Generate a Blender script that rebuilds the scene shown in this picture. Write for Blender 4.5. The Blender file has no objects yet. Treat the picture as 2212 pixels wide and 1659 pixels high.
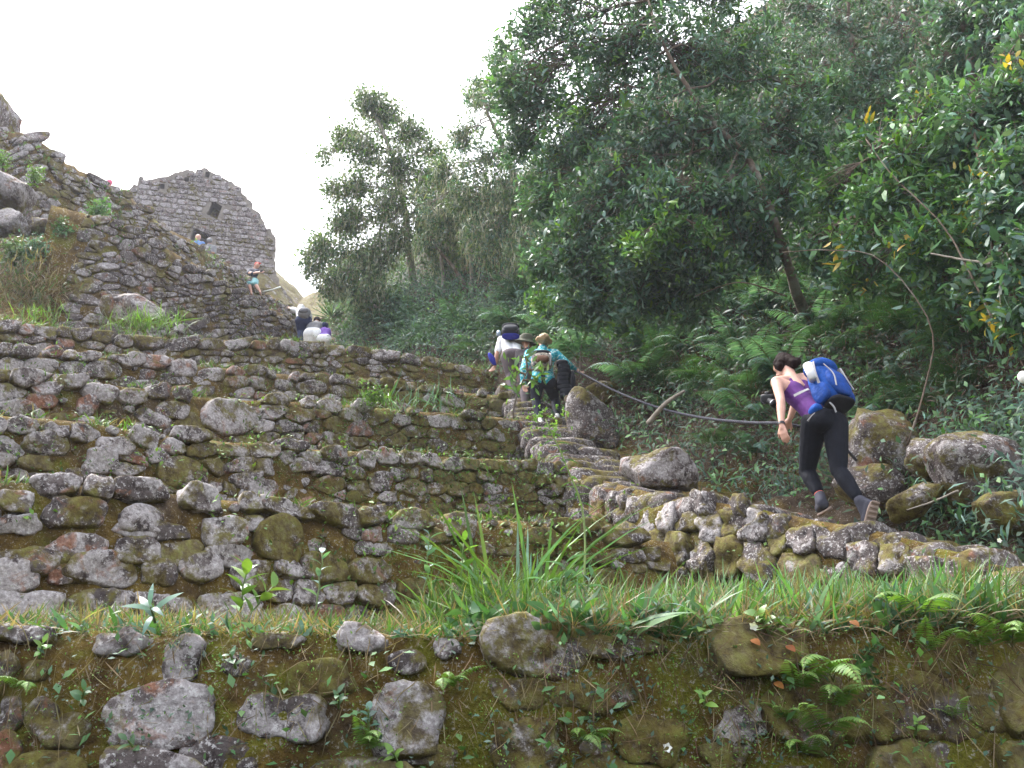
import bpy, bmesh, math, random, time
import numpy as np
from mathutils import Vector, Matrix
from mathutils.geometry import delaunay_2d_cdt
random.seed(7); RNG = np.random.default_rng(11)
scene = bpy.context.scene
COL = scene.collection
# ------------------------------------------------------------------ camera
FOC, CX, CY, PITCH = 2080.0, 1106.0, 829.5, math.radians(24)
cam_d = bpy.data.cameras.new('camera'); cam_d.sensor_width = 36; cam_d.lens = 36*FOC/2212
cam_d.clip_start = 0.05; cam_d.clip_end = 3000
cam = bpy.data.objects.new('camera', cam_d); COL.objects.link(cam)
cam.rotation_euler = (math.pi/2+PITCH, 0, 0); scene.camera = cam
# ------------------------------------------------------------------ sky, sun, exposure
SUN_EL, SUN_AZ = math.radians(60), math.radians(-48)     # azimuth from +Y towards +X: high above the ridge, veiled by cloud
world = bpy.data.worlds.new('World'); scene.world = world; world.use_nodes = True
wn, wl = world.node_tree.nodes, world.node_tree.links
for n_ in list(wn): wn.remove(n_)
sky = wn.new('ShaderNodeTexSky'); sky.sky_type = 'NISHITA'; sky.sun_disc = False
sky.sun_elevation = SUN_EL; sky.sun_rotation = SUN_AZ; sky.air_density = 1.0; sky.dust_density = 4.0; sky.ozone_density = 1.0
hsv = wn.new('ShaderNodeHueSaturation'); hsv.inputs['Saturation'].default_value = 0.30
bg = wn.new('ShaderNodeBackground'); bg.inputs['Strength'].default_value = 0.15
wo = wn.new('ShaderNodeOutputWorld')
wl.new(sky.outputs[0], hsv.inputs['Color']); wl.new(hsv.outputs[0], bg.inputs['Color']); wl.new(bg.outputs[0], wo.inputs['Surface'])
sd = bpy.data.lights.new('sun', 'SUN'); sd.energy = 1.0; sd.angle = math.radians(20); sd.color = (1.0, 0.965, 0.92)
sun = bpy.data.objects.new('sun', sd); COL.objects.link(sun)
_sd = Vector((math.sin(SUN_AZ)*math.cos(SUN_EL), math.cos(SUN_AZ)*math.cos(SUN_EL), math.sin(SUN_EL)))
sun.rotation_euler = _sd.to_track_quat('Z', 'Y').to_euler()
scene.view_settings.view_transform = 'Standard'; scene.view_settings.look = 'None'
scene.view_settings.exposure = 2.5; scene.view_settings.gamma = 1.0
scene.render.engine = 'CYCLES'
scene.cycles.use_denoising = True
scene.cycles.max_bounces = 6; scene.cycles.diffuse_bounces = 3; scene.cycles.glossy_bounces = 2; scene.cycles.transmission_bounces = 3
scene.cycles.sample_clamp_indirect = 4.0; scene.cycles.volume_bounces = 1
# ------------------------------------------------------------------ small helpers
def P(px, py, D):
    """point seen at (px,py) of a 2212 px wide picture, D metres ahead along the ground"""
    cx, cy = (px-CX)/FOC, (CY-py)/FOC
    y = math.cos(PITCH)-math.sin(PITCH)*cy; z = math.sin(PITCH)+math.cos(PITCH)*cy
    s = D/y
    return np.array((cx*s, D, z*s))
def PV(px, py, D):
    px, py, D = np.asarray(px, float), np.asarray(py, float), np.asarray(D, float)
    cx, cy = (px-CX)/FOC, (CY-py)/FOC
    y = math.cos(PITCH)-math.sin(PITCH)*cy; z = math.sin(PITCH)+math.cos(PITCH)*cy
    s = D/y
    return np.stack([cx*s, D+0*px, z*s], -1)
def proj(p):
    p = np.asarray(p, float)
    zc = p[..., 1]*math.cos(PITCH)+p[..., 2]*math.sin(PITCH)
    yc = -p[..., 1]*math.sin(PITCH)+p[..., 2]*math.cos(PITCH)
    return np.stack([CX+FOC*p[..., 0]/zc, CY-FOC*yc/zc], -1)
def norm(v):
    v = np.asarray(v, float); return v/np.maximum(np.linalg.norm(v, axis=-1, keepdims=True), 1e-9)
def _hash(i, j, k, seed):
    n = (i*374761393+j*668265263+k*2147483647+seed*1274126177) & 0xffffffff
    n = ((n ^ (n >> 13))*1274126177) & 0xffffffff
    n = (n ^ (n >> 16)) & 0xffffffff
    return n.astype(np.float64)/4294967295.0
def vnoise(p, seed=0):
    p = np.asarray(p, float); f = np.floor(p); i = f.astype(np.int64); u = p-f; u = u*u*(3-2*u)
    r = 0
    for a in (0, 1):
        for b in (0, 1):
            for c in (0, 1):
                w = (u[..., 0] if a else 1-u[..., 0])*(u[..., 1] if b else 1-u[..., 1])*(u[..., 2] if c else 1-u[..., 2])
                r = r+w*_hash(i[..., 0]+a, i[..., 1]+b, i[..., 2]+c, seed)
    return r*2-1
def fbm(p, oct=4, seed=0):
    p = np.asarray(p, float); a, r, t = 1.0, 0, 0
    for o in range(oct):
        r = r+a*vnoise(p*2**o, seed+o*17); t += a; a *= .5
    return r/t
def mesh_np(name, V, F, mat=None, smooth=True, col=None, mats=None, midx=None):
    """F: (n,3) or (n,4) array, or a list of such arrays"""
    me = bpy.data.meshes.new(name)
    V = np.asarray(V, np.float32)
    Fs = [np.asarray(f, np.int32) for f in (F if isinstance(F, (list, tuple)) else [F]) if len(f)]
    nl = sum(f.size for f in Fs); nf = sum(len(f) for f in Fs)
    me.vertices.add(len(V)); me.vertices.foreach_set('co', V.ravel())
    me.loops.add(nl); me.loops.foreach_set('vertex_index', np.concatenate([f.ravel() for f in Fs]))
    me.polygons.add(nf)
    tot = np.concatenate([np.full(len(f), f.shape[1], np.int32) for f in Fs])
    me.polygons.foreach_set('loop_start', np.concatenate([[0], np.cumsum(tot)[:-1]]).astype(np.int32))
    me.update(calc_edges=True)
    me.polygons.foreach_set('use_smooth', np.full(nf, smooth))
    for m in ([mat] if mat else []) + (mats or []): me.materials.append(m)
    if midx is not None: me.polygons.foreach_set('material_index', np.asarray(midx, np.int32))
    if col is not None:
        at = me.color_attributes.new('col', 'FLOAT_COLOR', 'POINT')
        c = np.ones((len(V), 4), np.float32); c[:, :3] = col
        at.data.foreach_set('color', c.ravel())
    me.validate()
    return me
def link(name, me, parent=None, loc=None):
    o = bpy.data.objects.new(name, me); COL.objects.link(o)
    if parent is not None: o.parent = parent
    if loc is not None: o.location = [float(c) for c in loc]
    return o
def tag(o, label=None, cat=None, group=None, kind=None):
    if label: o['label'] = label
    if cat: o['category'] = cat
    if group: o['group'] = group
    if kind: o['kind'] = kind
    return o
def empty(name, loc, label=None, cat=None, group=None):
    o = bpy.data.objects.new(name, None); COL.objects.link(o); o.location = [float(c) for c in loc]; o.empty_display_size = .1
    return tag(o, label, cat, group)
def child(name, V, F, mat, parent, base, **k):
    """mesh given in world coordinates, put under a parent whose origin is `base`"""
    return link(name, mesh_np(name, np.asarray(V)-np.asarray(base), F, mat, **k), parent)
def grid_faces(nu, nv, closed_u=False):
    u = np.arange(nu if closed_u else nu-1); v = np.arange(nv-1)
    U, W = np.meshgrid(u, v, indexing='ij'); U2 = (U+1) % nu
    return np.stack([U*nv+W, U2*nv+W, U2*nv+W+1, U*nv+W+1], -1).reshape(-1, 4)
def tube(pts, rad, n=8, cap=True):
    pts = np.asarray(pts, float); rad = np.broadcast_to(np.asarray(rad, float), (len(pts),))
    T = norm(np.gradient(pts, axis=0)); ref = np.array((0, 0, 1.)) if abs(T[0][2]) < .9 else np.array((1., 0, 0))
    A = np.zeros_like(pts); a = norm(np.cross(T[0], ref))
    for i in range(len(pts)):
        a = norm(a-T[i]*np.dot(a, T[i])); A[i] = a
    B = np.cross(T, A); th = np.linspace(0, 2*math.pi, n, endpoint=False)
    V = pts[None]+rad[None, :, None]*(np.cos(th)[:, None, None]*A[None]+np.sin(th)[:, None, None]*B[None])
    F = grid_faces(n, len(pts), True); V = V.reshape(-1, 3)
    if cap:
        m = len(pts); k = len(V); V = np.vstack([V, pts[0], pts[-1]])
        tri = [(k, i*m, ((i+1) % n)*m, ((i+1) % n)*m) for i in range(n)]+[(k+1, ((i+1) % n)*m+m-1, i*m+m-1, i*m+m-1) for i in range(n)]
        t3 = np.array([(a_, c_, b_) for a_, b_, c_, _ in tri])
        return V, [F[:, ::-1], t3[:, ::-1]]
    return V, [F[:, ::-1]]
def join(parts):
    """parts: list of (V, [F...]) -> V, F list grouped by face size"""
    Vs, q, t, o = [], [], [], 0
    for V, Fs in parts:
        Vs.append(V)
        for f in Fs:
            f = np.asarray(f)
            if len(f): (t if f.shape[1] == 3 else q).append(f+o)
        o += len(V)
    out = []
    if q: out.append(np.concatenate(q))
    if t: out.append(np.concatenate(t))
    return np.vstack(Vs), out
def spline(pts, n):
    """Catmull-Rom through pts"""
    p = np.asarray(pts, float); p = np.vstack([2*p[0]-p[1], p, 2*p[-1]-p[-2]])
    t = np.linspace(0, len(p)-3-1e-6, n); i = t.astype(int); u = (t-i)[:, None]
    a, b, c, d = p[i], p[i+1], p[i+2], p[i+3]
    return .5*((2*b)+(c-a)*u+(2*a-5*b+4*c-d)*u**2+(3*b-a-3*c+d)*u**3)
# ------------------------------------------------------------------ materials
def new_mat(name):
    m = bpy.data.materials.new(name); m.use_nodes = True
    n = m.node_tree.nodes; b = n['Principled BSDF']
    return m, n, m.node_tree.links, b
def N(n, t, **kw):
    x = n.new(t)
    for k, v in kw.items():
        if k in ('op',): x.operation = v
        elif k == 'blend': x.blend_type = v
        else: x.inputs[k.replace('_', ' ')].default_value = v
    return x
def ramp(n, l, src, stops):
    r = n.new('ShaderNodeValToRGB'); e = r.color_ramp.elements
    while len(e) < len(stops): e.new(.5)
    for x, (p, c) in zip(e, stops):
        x.position = p; x.color = (*c, 1) if isinstance(c, tuple) else (c, c, c, 1)
    l.new(src, r.inputs[0]); return r.outputs[0]
def noise(n, l, vec, scale, detail=5, rough=.6, dist=0.):
    x = n.new('ShaderNodeTexNoise'); x.inputs['Scale'].default_value = scale; x.inputs['Detail'].default_value = detail
    x.inputs['Roughness'].default_value = rough; x.inputs['Distortion'].default_value = dist
    l.new(vec, x.inputs['Vector']); return x.outputs['Fac']
def mix(n, l, fac, a, b, blend='MIX'):
    x = n.new('ShaderNodeMix'); x.data_type = 'RGBA'; x.blend_type = blend
    for s, v in ((0, fac), (6, a), (7, b)):
        if isinstance(v, tuple): x.inputs[s].default_value = (*v, 1)
        elif isinstance(v, (int, float)): x.inputs[s].default_value = v
        else: l.new(v, x.inputs[s])
    return x.outputs[2]
def mth(n, l, op, a, b=None):
    x = n.new('ShaderNodeMath'); x.operation = op; x.use_clamp = op in ('MULTIPLY_ADD',)
    for s, v in ((0, a), (1, b)):
        if v is None: continue
        if isinstance(v, (int, float)): x.inputs[s].default_value = v
        else: l.new(v, x.inputs[s])
    return x.outputs[0]
def bump(n, l, h, strength, dist, b):
    x = n.new('ShaderNodeBump'); x.inputs['Strength'].default_value = strength; x.inputs['Distance'].default_value = dist
    l.new(h, x.inputs['Height']); l.new(x.outputs[0], b.inputs['Normal'])
def stone_material(name, k=1.0, far=False):
    """object colour carries: r orange lichen, g pale lichen, b moss, a tone"""
    m, n, l, b = new_mat(name)
    g = n.new('ShaderNodeNewGeometry'); oi = n.new('ShaderNodeObjectInfo')
    sep = n.new('ShaderNodeSeparateColor'); l.new(oi.outputs['Color'], sep.inputs[0])
    pos = n.new('ShaderNodeVectorMath'); pos.operation = 'ADD'
    rv = n.new('ShaderNodeVectorMath'); rv.operation = 'SCALE'; rv.inputs[0].default_value = (13., 7., 19.)
    l.new(oi.outputs['Random'], rv.inputs['Scale']); l.new(g.outputs['Position'], pos.inputs[0]); l.new(rv.outputs[0], pos.inputs[1])
    p = pos.outputs[0]
    n1 = noise(n, l, p, 3.2*k, 6, .65); n2 = noise(n, l, p, 14*k, 6, .7); n3 = noise(n, l, p, 42*k, 4, .7); n4 = noise(n, l, p, 6*k, 7, .72, .4)
    c = ramp(n, l, n1, [(.3, (.055, .043, .042)), (.5, (.105, .086, .082)), (.7, (.170, .144, .138))])
    tone = n.new('ShaderNodeMix'); tone.data_type = 'RGBA'; tone.blend_type = 'MULTIPLY'; tone.inputs[0].default_value = 1
    tc = n.new('ShaderNodeCombineColor')
    for q in range(3): l.new(oi.outputs['Alpha'], tc.inputs[q])
    l.new(c, tone.inputs[6]); l.new(tc.outputs[0], tone.inputs[7]); c = tone.outputs[2]
    c = mix(n, l, ramp(n, l, n2, [(.38, .88), (.52, 0.)]), c, (.026, .018, .018))
    # pale crustose lichen: blotches whose cover grows with the object's g value
    gl = mth(n, l, 'MULTIPLY', sep.outputs[1], .20)
    f1 = ramp(n, l, mth(n, l, 'ADD', n4, mth(n, l, 'SUBTRACT', gl, .10)), [(.50, 0.), (.56, 1.)])
    c = mix(n, l, mth(n, l, 'MULTIPLY', f1, .8), c, ramp(n, l, n3, [(.3, (.19, .168, .166)), (.7, (.50, .465, .46))]))
    f2 = ramp(n, l, mth(n, l, 'ADD', n3, mth(n, l, 'MULTIPLY', n1, .25)), [(.685, 0.), (.74, 1.)])
    c = mix(n, l, mth(n, l, 'MULTIPLY', f2, .85), c, (.43, .41, .40))
    n5 = noise(n, l, p, 5.5*k, 4, .7, .6)
    f3 = ramp(n, l, mth(n, l, 'ADD', n5, mth(n, l, 'MULTIPLY', sep.outputs[0], .20)), [(.60, 0.), (.70, 1.)])
    c = mix(n, l, mth(n, l, 'MULTIPLY', f3, .72), c, ramp(n, l, n3, [(.3, (.15, .062, .035)), (.7, (.29, .115, .05))]))
    n6 = noise(n, l, g.outputs['Position'], 3.4*k, 7, .72); sx = n.new('ShaderNodeSeparateXYZ'); l.new(g.outputs['Normal'], sx.inputs[0])
    up = mth(n, l, 'MULTIPLY', mth(n, l, 'ABSOLUTE', sx.outputs[2]), .10)
    f4 = ramp(n, l, mth(n, l, 'ADD', mth(n, l, 'ADD', n6, up), mth(n, l, 'MULTIPLY', sep.outputs[2], .26)), [(.545, 0.), (.63, 1.)])
    c = mix(n, l, mth(n, l, 'MULTIPLY', f4, .9), c, ramp(n, l, n2, [(.35, (.042, .026, .009)), (.5, (.100, .078, .014)), (.68, (.150, .148, .026))]))
    l.new(c, b.inputs['Base Color']); b.inputs['Roughness'].default_value = .9; b.inputs['Specular IOR Level'].default_value = .25
    h = mth(n, l, 'ADD', mth(n, l, 'MULTIPLY', n2, 1.), mth(n, l, 'MULTIPLY', n3, .45))
    bump(n, l, h, .9, .025/k, b)
    return m
def moss_material(name, k=1.0, green=.0, soil=.0):
    m, n, l, b = new_mat(name)
    g = n.new('ShaderNodeNewGeometry'); p = g.outputs['Position']
    n1 = noise(n, l, p, 1.7*k, 6, .65, .3); n2 = noise(n, l, p, 9*k, 6, .7); n3 = noise(n, l, p, 60*k, 3, .7); n4 = noise(n, l, p, 3.1*k, 5, .6, .5)
    c = ramp(n, l, n2, [(.3, (.030, .018, .009)), (.5, (.100, .062, .016)), (.7, (.185, .130, .028))])
    c = mix(n, l, ramp(n, l, mth(n, l, 'ADD', n4, green), [(.52, 0.), (.66, .9)]), c, ramp(n, l, n3, [(.3, (.070, .072, .008)), (.7, (.185, .180, .022))]))
    c = mix(n, l, ramp(n, l, mth(n, l, 'ADD', n1, soil), [(.55, 0.), (.68, .85)]), c, ramp(n, l, n2, [(.3, (.026, .018, .014)), (.7, (.098, .070, .052))]))
    c = mix(n, l, ramp(n, l, mth(n, l, 'ADD', n3, mth(n, l, 'MULTIPLY', n2, .3)), [(.745, 0.), (.80, .7)]), c, (.34, .32, .29))
    l.new(c, b.inputs['Base Color']); b.inputs['Roughness'].default_value = .95; b.inputs['Specular IOR Level'].default_value = .15
    bump(n, l, mth(n, l, 'ADD', n2, mth(n, l, 'MULTIPLY', n3, .7)), 1., .03/k, b)
    return m
def leaf_material(name, rough=.42, trans=.3, spec=.5):
    m, n, l, b = new_mat(name)
    a = n.new('ShaderNodeAttribute'); a.attribute_name = 'col'
    g = n.new('ShaderNodeNewGeometry'); nn = noise(n, l, g.outputs['Position'], 9, 3)
    c = mix(n, l, .5, a.outputs['Color'], ramp(n, l, nn, [(.3, .45), (.7, 1.55)]), 'MULTIPLY')
    l.new(c, b.inputs['Base Color']); b.inputs['Roughness'].default_value = rough; b.inputs['Specular IOR Level'].default_value = spec
    t = n.new('ShaderNodeBsdfTranslucent'); l.new(mix(n, l, 1., c, (1.25, 1.35, .55), 'MULTIPLY'), t.inputs['Color'])
    mx = n.new('ShaderNodeMixShader'); mx.inputs[0].default_value = trans
    l.new(b.outputs[0], mx.inputs[1]); l.new(t.outputs[0], mx.inputs[2]); l.new(mx.outputs[0], n['Material Output'].inputs['Surface'])
    return m
def plain(name, col, rough=.7, spec=.3, nscale=0, namp=.25, bscale=0, bdist=.003, metal=0.):
    m, n, l, b = new_mat(name); b.inputs['Roughness'].default_value = rough; b.inputs['Specular IOR Level'].default_value = spec
    b.inputs['Base Color'].default_value = (*col, 1); b.inputs['Metallic'].default_value = metal
    tc = n.new('ShaderNodeNewGeometry')
    if nscale:
        f = noise(n, l, tc.outputs['Position'], nscale, 5, .65)
        l.new(ramp(n, l, f, [(.3, tuple(c*(1-namp) for c in col)), (.7, tuple(min(1, c*(1+namp)) for c in col))]), b.inputs['Base Color'])
    if bscale:
        bump(n, l, noise(n, l, tc.outputs['Position'], bscale, 4, .6), .7, bdist, b)
    return m
def bark_material(name, c0, c1):
    m, n, l, b = new_mat(name); g = n.new('ShaderNodeNewGeometry'); p = g.outputs['Position']
    f = noise(n, l, p, 11, 6, .7); f2 = noise(n, l, p, 3, 4)
    c = ramp(n, l, f, [(.3, c0), (.7, c1)])
    c = mix(n, l, ramp(n, l, f2, [(.52, 0.), (.62, .7)]), c, (.22, .20, .17))
    l.new(c, b.inputs['Base Color']); b.inputs['Roughness'].default_value = .9; bump(n, l, f, .8, .02, b)
    return m
M_STONE = stone_material('lichen_stone'); M_STONE_FAR = stone_material('lichen_stone_far', .55)
M_MOSS = moss_material('moss_soil'); M_MOSS_FAR = moss_material('moss_soil_far', .5); M_MOSS_GREEN = moss_material('moss_green', 1., .06, -.02)
M_SOIL = moss_material('bank_soil', .8, -.04, .22)
M_MORTAR = plain('pale_mortar', (.20, .175, .15), .95, .1, 3, .35, 14, .05)
M_LEAF = leaf_material('leaf'); M_LEAF_DULL = leaf_material('leaf_dull', .6, .3, .35); M_GRASS = leaf_material('grass_blade', .5, .35, .4)
M_FERN = leaf_material('fern_leaf', .55, .35, .35); M_DRY = leaf_material('dry_stalk', .8, .15, .2)
M_BARK = bark_material('bark', (.05, .033, .022), (.17, .12, .085)); M_BARK_PALE = bark_material('bark_pale', (.12, .10, .08), (.30, .26, .21))
# ================================================================== terrace walls
class Wall:
    def __init__(self, top, H, batter=.13, n=240):
        t = np.array(top, float); px = np.linspace(t[0, 0], t[-1, 0], n)
        py = np.interp(px, t[:, 0], t[:, 1]); D = 1/np.interp(px, t[:, 0], 1/t[:, 2])
        self.T = PV(px, py, D); self.px = px
        self.H = np.interp(px, t[:, 0], np.broadcast_to(np.asarray(H, float), (len(t),)))
        d = np.gradient(self.T[:, :2], axis=0)
        k = 25; ker = np.ones(k)/k
        d = np.stack([np.convolve(np.pad(d[:, i], k//2, mode='edge'), ker, 'valid') for i in (0, 1)], -1)
        tn = norm(d); self.nx, self.ny = tn[:, 1], -tn[:, 0]
        seg = np.linalg.norm(np.diff(self.T[:, :2], axis=0), axis=1); self.s = np.concatenate([[0], np.cumsum(seg)])
        self.L = self.s[-1]; self.b = batter
    def I(self, a, s): return np.interp(s, self.s, a)
    def h(self, s): return self.I(self.H, s)
    def pt(self, s, t, off=0.):
        s = np.asarray(s, float); t = np.asarray(t, float); off = np.asarray(off, float)
        dz = t-self.h(s); nx, ny = self.I(self.nx, s), self.I(self.ny, s)
        over = np.minimum(s, 0)+np.maximum(s-self.L, 0)           # run on straight past the ends
        x = self.I(self.T[:, 0], s)-over*ny; y = self.I(self.T[:, 1], s)+over*nx; z = self.I(self.T[:, 2], s)
        k = 1/math.sqrt(1+self.b**2)
        return np.stack([x+nx*(-dz*self.b+off*k), y+ny*(-dz*self.b+off*k), z+dz+off*k*self.b], -1)
    def find(self, px, py):
        if not hasattr(self, 'G'):
            S, V = np.meshgrid(np.linspace(0, self.L, 220), np.linspace(0, 1, 60), indexing='ij')
            self.GS, self.GT = S, V*self.h(S); self.G = proj(self.pt(S, self.GT))
        d = ((self.G-np.array((px, py)))**2).sum(-1); i = np.unravel_index(d.argmin(), d.shape)
        return self.GS[i], self.GT[i]
    def mpp(self, s, t):
        p = self.pt(s, t); return (p[1]*math.cos(PITCH)+p[2]*math.sin(PITCH))/FOC
def clip_poly(poly, nx, ny, c):
    out = []
    for i in range(len(poly)):
        a, b = poly[i], poly[(i+1) % len(poly)]
        da, db = a[0]*nx+a[1]*ny-c, b[0]*nx+b[1]*ny-c
        if da <= 0: out.append(a)
        if (da < 0 < db) or (db < 0 < da):
            f = da/(da-db); out.append((a[0]+f*(b[0]-a[0]), a[1]+f*(b[1]-a[1])))
    return out
def chaikin(p):
    p = np.asarray(p); q = np.roll(p, -1, 0)
    return np.stack([.75*p+.25*q, .25*p+.75*q], 1).reshape(-1, 2)
def resample(p, n):
    p = np.vstack([p, p[:1]]); d = np.concatenate([[0], np.cumsum(np.linalg.norm(np.diff(p, axis=0), axis=1))])
    t = np.linspace(0, d[-1], n, endpoint=False)
    return np.stack([np.interp(t, d, p[:, i]) for i in (0, 1)], -1)
STONE_TOPO = {}
RINGS_LO = [(1.0, -1.2), (1.0, .45), (.94, .90), (.70, 1.0)]
RINGS_HI = [(1.0, -1.3), (1.01, .0), (1.0, .55), (.97, .82), (.90, .96), (.65, 1.0), (.33, 1.0)]
def stone_geo(wall, poly, bulge, hi, seed, tilt=(0, 0), base_off=0., crag=.05):
    n = 30 if hi else 16
    poly = resample(chaikin(poly), n); c = poly.mean(0); rr = poly-c
    R = np.abs(rr).max(); rings = RINGS_HI if hi else RINGS_LO
    S, T, O = [], [], []
    for sc, d in rings:
        q = c+rr*sc; S.append(q[:, 0]); T.append(q[:, 1]); O.append(base_off+bulge*d+(q-c)@np.array(tilt)*max(0, d)*1.)
    S = np.array(S+[np.full(n, c[0])]).T; T = np.array(T+[np.full(n, c[1])]).T; O = np.array(O+[np.full(n, base_off+bulge*1.02)]).T
    p = wall.pt(S, T, O)                               # (n, rings+1, 3)
    s0 = wall.pt(c[0], c[1], 0.)
    nz = fbm(p*(2.2/max(R, .05))*.35+seed*3.1, 4, seed % 97)[..., None]
    cc = wall.pt(np.array(c[0]), np.array(c[1]), base_off-bulge*.2)
    dirv = norm(p-cc)
    p = p+dirv*nz*min(R, .3)*.17
    if hi: p = p+dirv*(.25-np.abs(fbm(p*5.5+seed, 3, 31)))[..., None]*crag
    if hi: p = p+dirv*(fbm(p*9., 3, seed % 89)[..., None])*.030+dirv*(fbm(p*22., 2, seed % 83)[..., None])*.010
    m = len(rings)+1; V = p.reshape(-1, 3); k = len(V); V = np.vstack([V, V.reshape(n, m, 3)[:, m-1].mean(0)])
    if (n, m) not in STONE_TOPO:
        F = grid_faces(n, m-1, True); STONE_TOPO[n, m] = (F//(m-1)*m+F % (m-1), np.array([(i*m+m-2, ((i+1) % n)*m+m-2, k) for i in range(n)]))
    F, tri = STONE_TOPO[n, m]
    return V, [F, tri], s0
STONE_COUNT = [0]
def stone_tint(o, orange, pale, moss, tone): o.color = (float(np.clip(orange, 0, 1)), float(np.clip(pale, 0, 1)), float(np.clip(moss, 0, 1)), float(tone))
def build_wall(name, label, wall, hs, gap, hi, mossy, hand=(), ledge=1.4, wide=1.75, bulge=.09, mat=None, moss=None, skip=.15,
               pale=.6, orange=.12, max_parts=300, cap_proud=.05, rough=.05, seed=1, mask=None, rise=.15, s_range=None, moss_tint=0., tone=(.75, 1.15), fill=1., crag=.05):
    rng = np.random.default_rng(seed); mat = mat or M_STONE; moss = moss or M_MOSS
    base = wall.pt(wall.L/2, 0.); root = empty(name, base, label, 'wall', None); root['kind'] = 'thing'
    # backing: earth and moss between and behind the stones, with the ledge on top
    ns, nt = max(40, int(wall.L/(.07 if hi else .16))), (34 if hi else 18)
    s = np.linspace(-.6, wall.L+.6, ns); v = np.linspace(0, 1, nt)
    S, V = np.meshgrid(s, v, indexing='ij'); T = V*wall.h(S)
    p = wall.pt(S, T); f = fbm(p*2.1, 4, seed)*rough*1.2+fbm(p*7, 4, seed+5)*rough*.9
    A = wall.pt(S, T, f-.012+bulge*.30-np.clip((V-.86)/.14, 0, 1)**2*.06)
    ld = np.array([.12, .35, .8, ledge, ledge+1.0]); S2, L2 = np.meshgrid(s, ld, indexing='ij')
    B = wall.pt(S2, wall.h(S2), -.06-L2); B[..., 2] += .0+rise*L2*.5+fbm(B*2.2, 3, seed+9)*.05
    G = np.concatenate([A, B], 1)
    child('backing', G.reshape(-1, 3), [grid_faces(ns, nt+len(ld))], moss, root, base)
    # stones
    sites = []                                          # s, t, half width, half height, hand?
    for hnd in hand:
        a, b_ = wall.find(hnd[0], hnd[1]); m = wall.mpp(a, b_)
        sites.append([a, b_, hnd[2]*m/2, hnd[3]*m/2, hnd])
    nh = len(sites); lo, hi_s = s_range or (-.3, wall.L+.3)
    Hm = wall.H.max(); t = hs*.5; row = 0; rows = []
    while t < Hm+hs*.4: hrow = hs*rng.uniform(.6, 1.4); rows.append((t, hrow)); t += hrow*.95
    for (t0, hr) in rows:
        x = lo+rng.uniform(0, hs)
        while x < hi_s:
            w = hr*wide*rng.uniform(.45, 1.7); x += w*.5
            Hh = float(wall.h(x)); k = Hh/Hm
            tt = t0*k+rng.normal(0, hs*.12)
            ok = tt < Hh-hr*.25 and (mask is None or mask(x, tt, w, hr))
            if ok:
                for q in sites[:nh]:
                    if ((x-q[0])/(q[2]+w*.12))**2+((tt-q[1])/(q[3]+hr*.12))**2 < 1: ok = False; break
            if ok: sites.append([x, tt, w/2, hr/2*max(k, .6), None])
            x += w*.5
    pts = np.array([q[:4] for q in sites]); objs = []; polys = []
    for i, q in enumerate(sites):
        a, b_, hw, hh, hnd = q
        th = np.linspace(0, 2*math.pi, 16, endpoint=False)+rng.uniform(-.1, .1, 16); e = .5
        ct, st = np.cos(th), np.sin(th); jit = 1+rng.normal(0, .06, 16)
        if hnd is None:
            P3 = wall.pt(a, b_); mv = mossy(*proj(P3))+fbm(P3*.9, 3, 3)*.5+rng.normal(0, .15)
            if rng.random() < skip*(.2+1.*np.clip(mv, 0, 1)): continue
            shrink = 1-np.clip(mv, 0, 1)*rng.uniform(.0, .20)
            poly = list(zip(a+hw*1.3*np.sign(ct)*np.abs(ct)**e*jit, b_+hh*1.35*np.sign(st)*np.abs(st)**e*jit))
            near = np.where((np.abs(pts[:, 0]-a) < hw+pts[:, 2]+.1) & (np.abs(pts[:, 1]-b_) < hh+pts[:, 3]+.1))[0]
            for j in near:
                if j == i: continue
                dx, dy = (pts[j, 0]-a)/wide, pts[j, 1]-b_; dd = math.hypot(dx, dy)
                if dd < 1e-4: continue
                ri, rj = math.sqrt(hw/wide*hh), math.sqrt(pts[j, 2]/wide*pts[j, 3])
                f = .5+.5*(ri**2-rj**2)/dd**2; f = min(.9, max(.12, f))
                nxn, nyn = dx/wide, dy; cc = nxn*(a+dx*wide*f)+nyn*(b_+dy*f)
                poly = clip_poly(poly, nxn, nyn, cc)
                if len(poly) < 3: break
            if len(poly) < 3: continue
            poly = np.array(poly); c = poly.mean(0); ext = poly.max(0)-poly.min(0)
            if min(ext) < hs*.22: continue
            g = np.maximum(.35, 1-gap*2/np.maximum(ext, 1e-3)); poly = c+(poly-c)*g*shrink
            r_ = rng.normal(0, .06); R2 = np.array(((math.cos(r_), -math.sin(r_)), (math.sin(r_), math.cos(r_)))); poly = c+(poly-c)@R2.T
            top = b_+hh > wall.h(a)-hs*.45
            bu = bulge*rng.uniform(.5, 1.3)*min(1.3, math.sqrt(ext[0]*ext[1])/(hs*1.1))*(1.-.35*np.clip(mv, 0, 1))+(cap_proud*rng.uniform(.2, 1) if top else 0)
            col = (max(0, rng.normal(0, .12))+(.7 if rng.random() < orange*.25 else 0), np.clip(pale+rng.normal(0, .3), 0, 1), np.clip(mv*.85+rng.normal(.0, .25)+moss_tint, 0, 1), rng.uniform(*tone))
            tilt = rng.normal(0, .16, 2)
        else:
            th = np.linspace(0, 2*math.pi, 9, endpoint=False)+rng.uniform(-.28, .28, 9); ct, st = np.cos(th), np.sin(th); jit = 1.06+rng.normal(0, .07, 9)
            poly = np.stack([a+hw*np.sign(ct)*np.abs(ct)**.7*jit, b_+hh*np.sign(st)*np.abs(st)**.7*jit], -1)
            r_ = hnd[4] if len(hnd) > 4 else rng.normal(0, .05)
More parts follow.
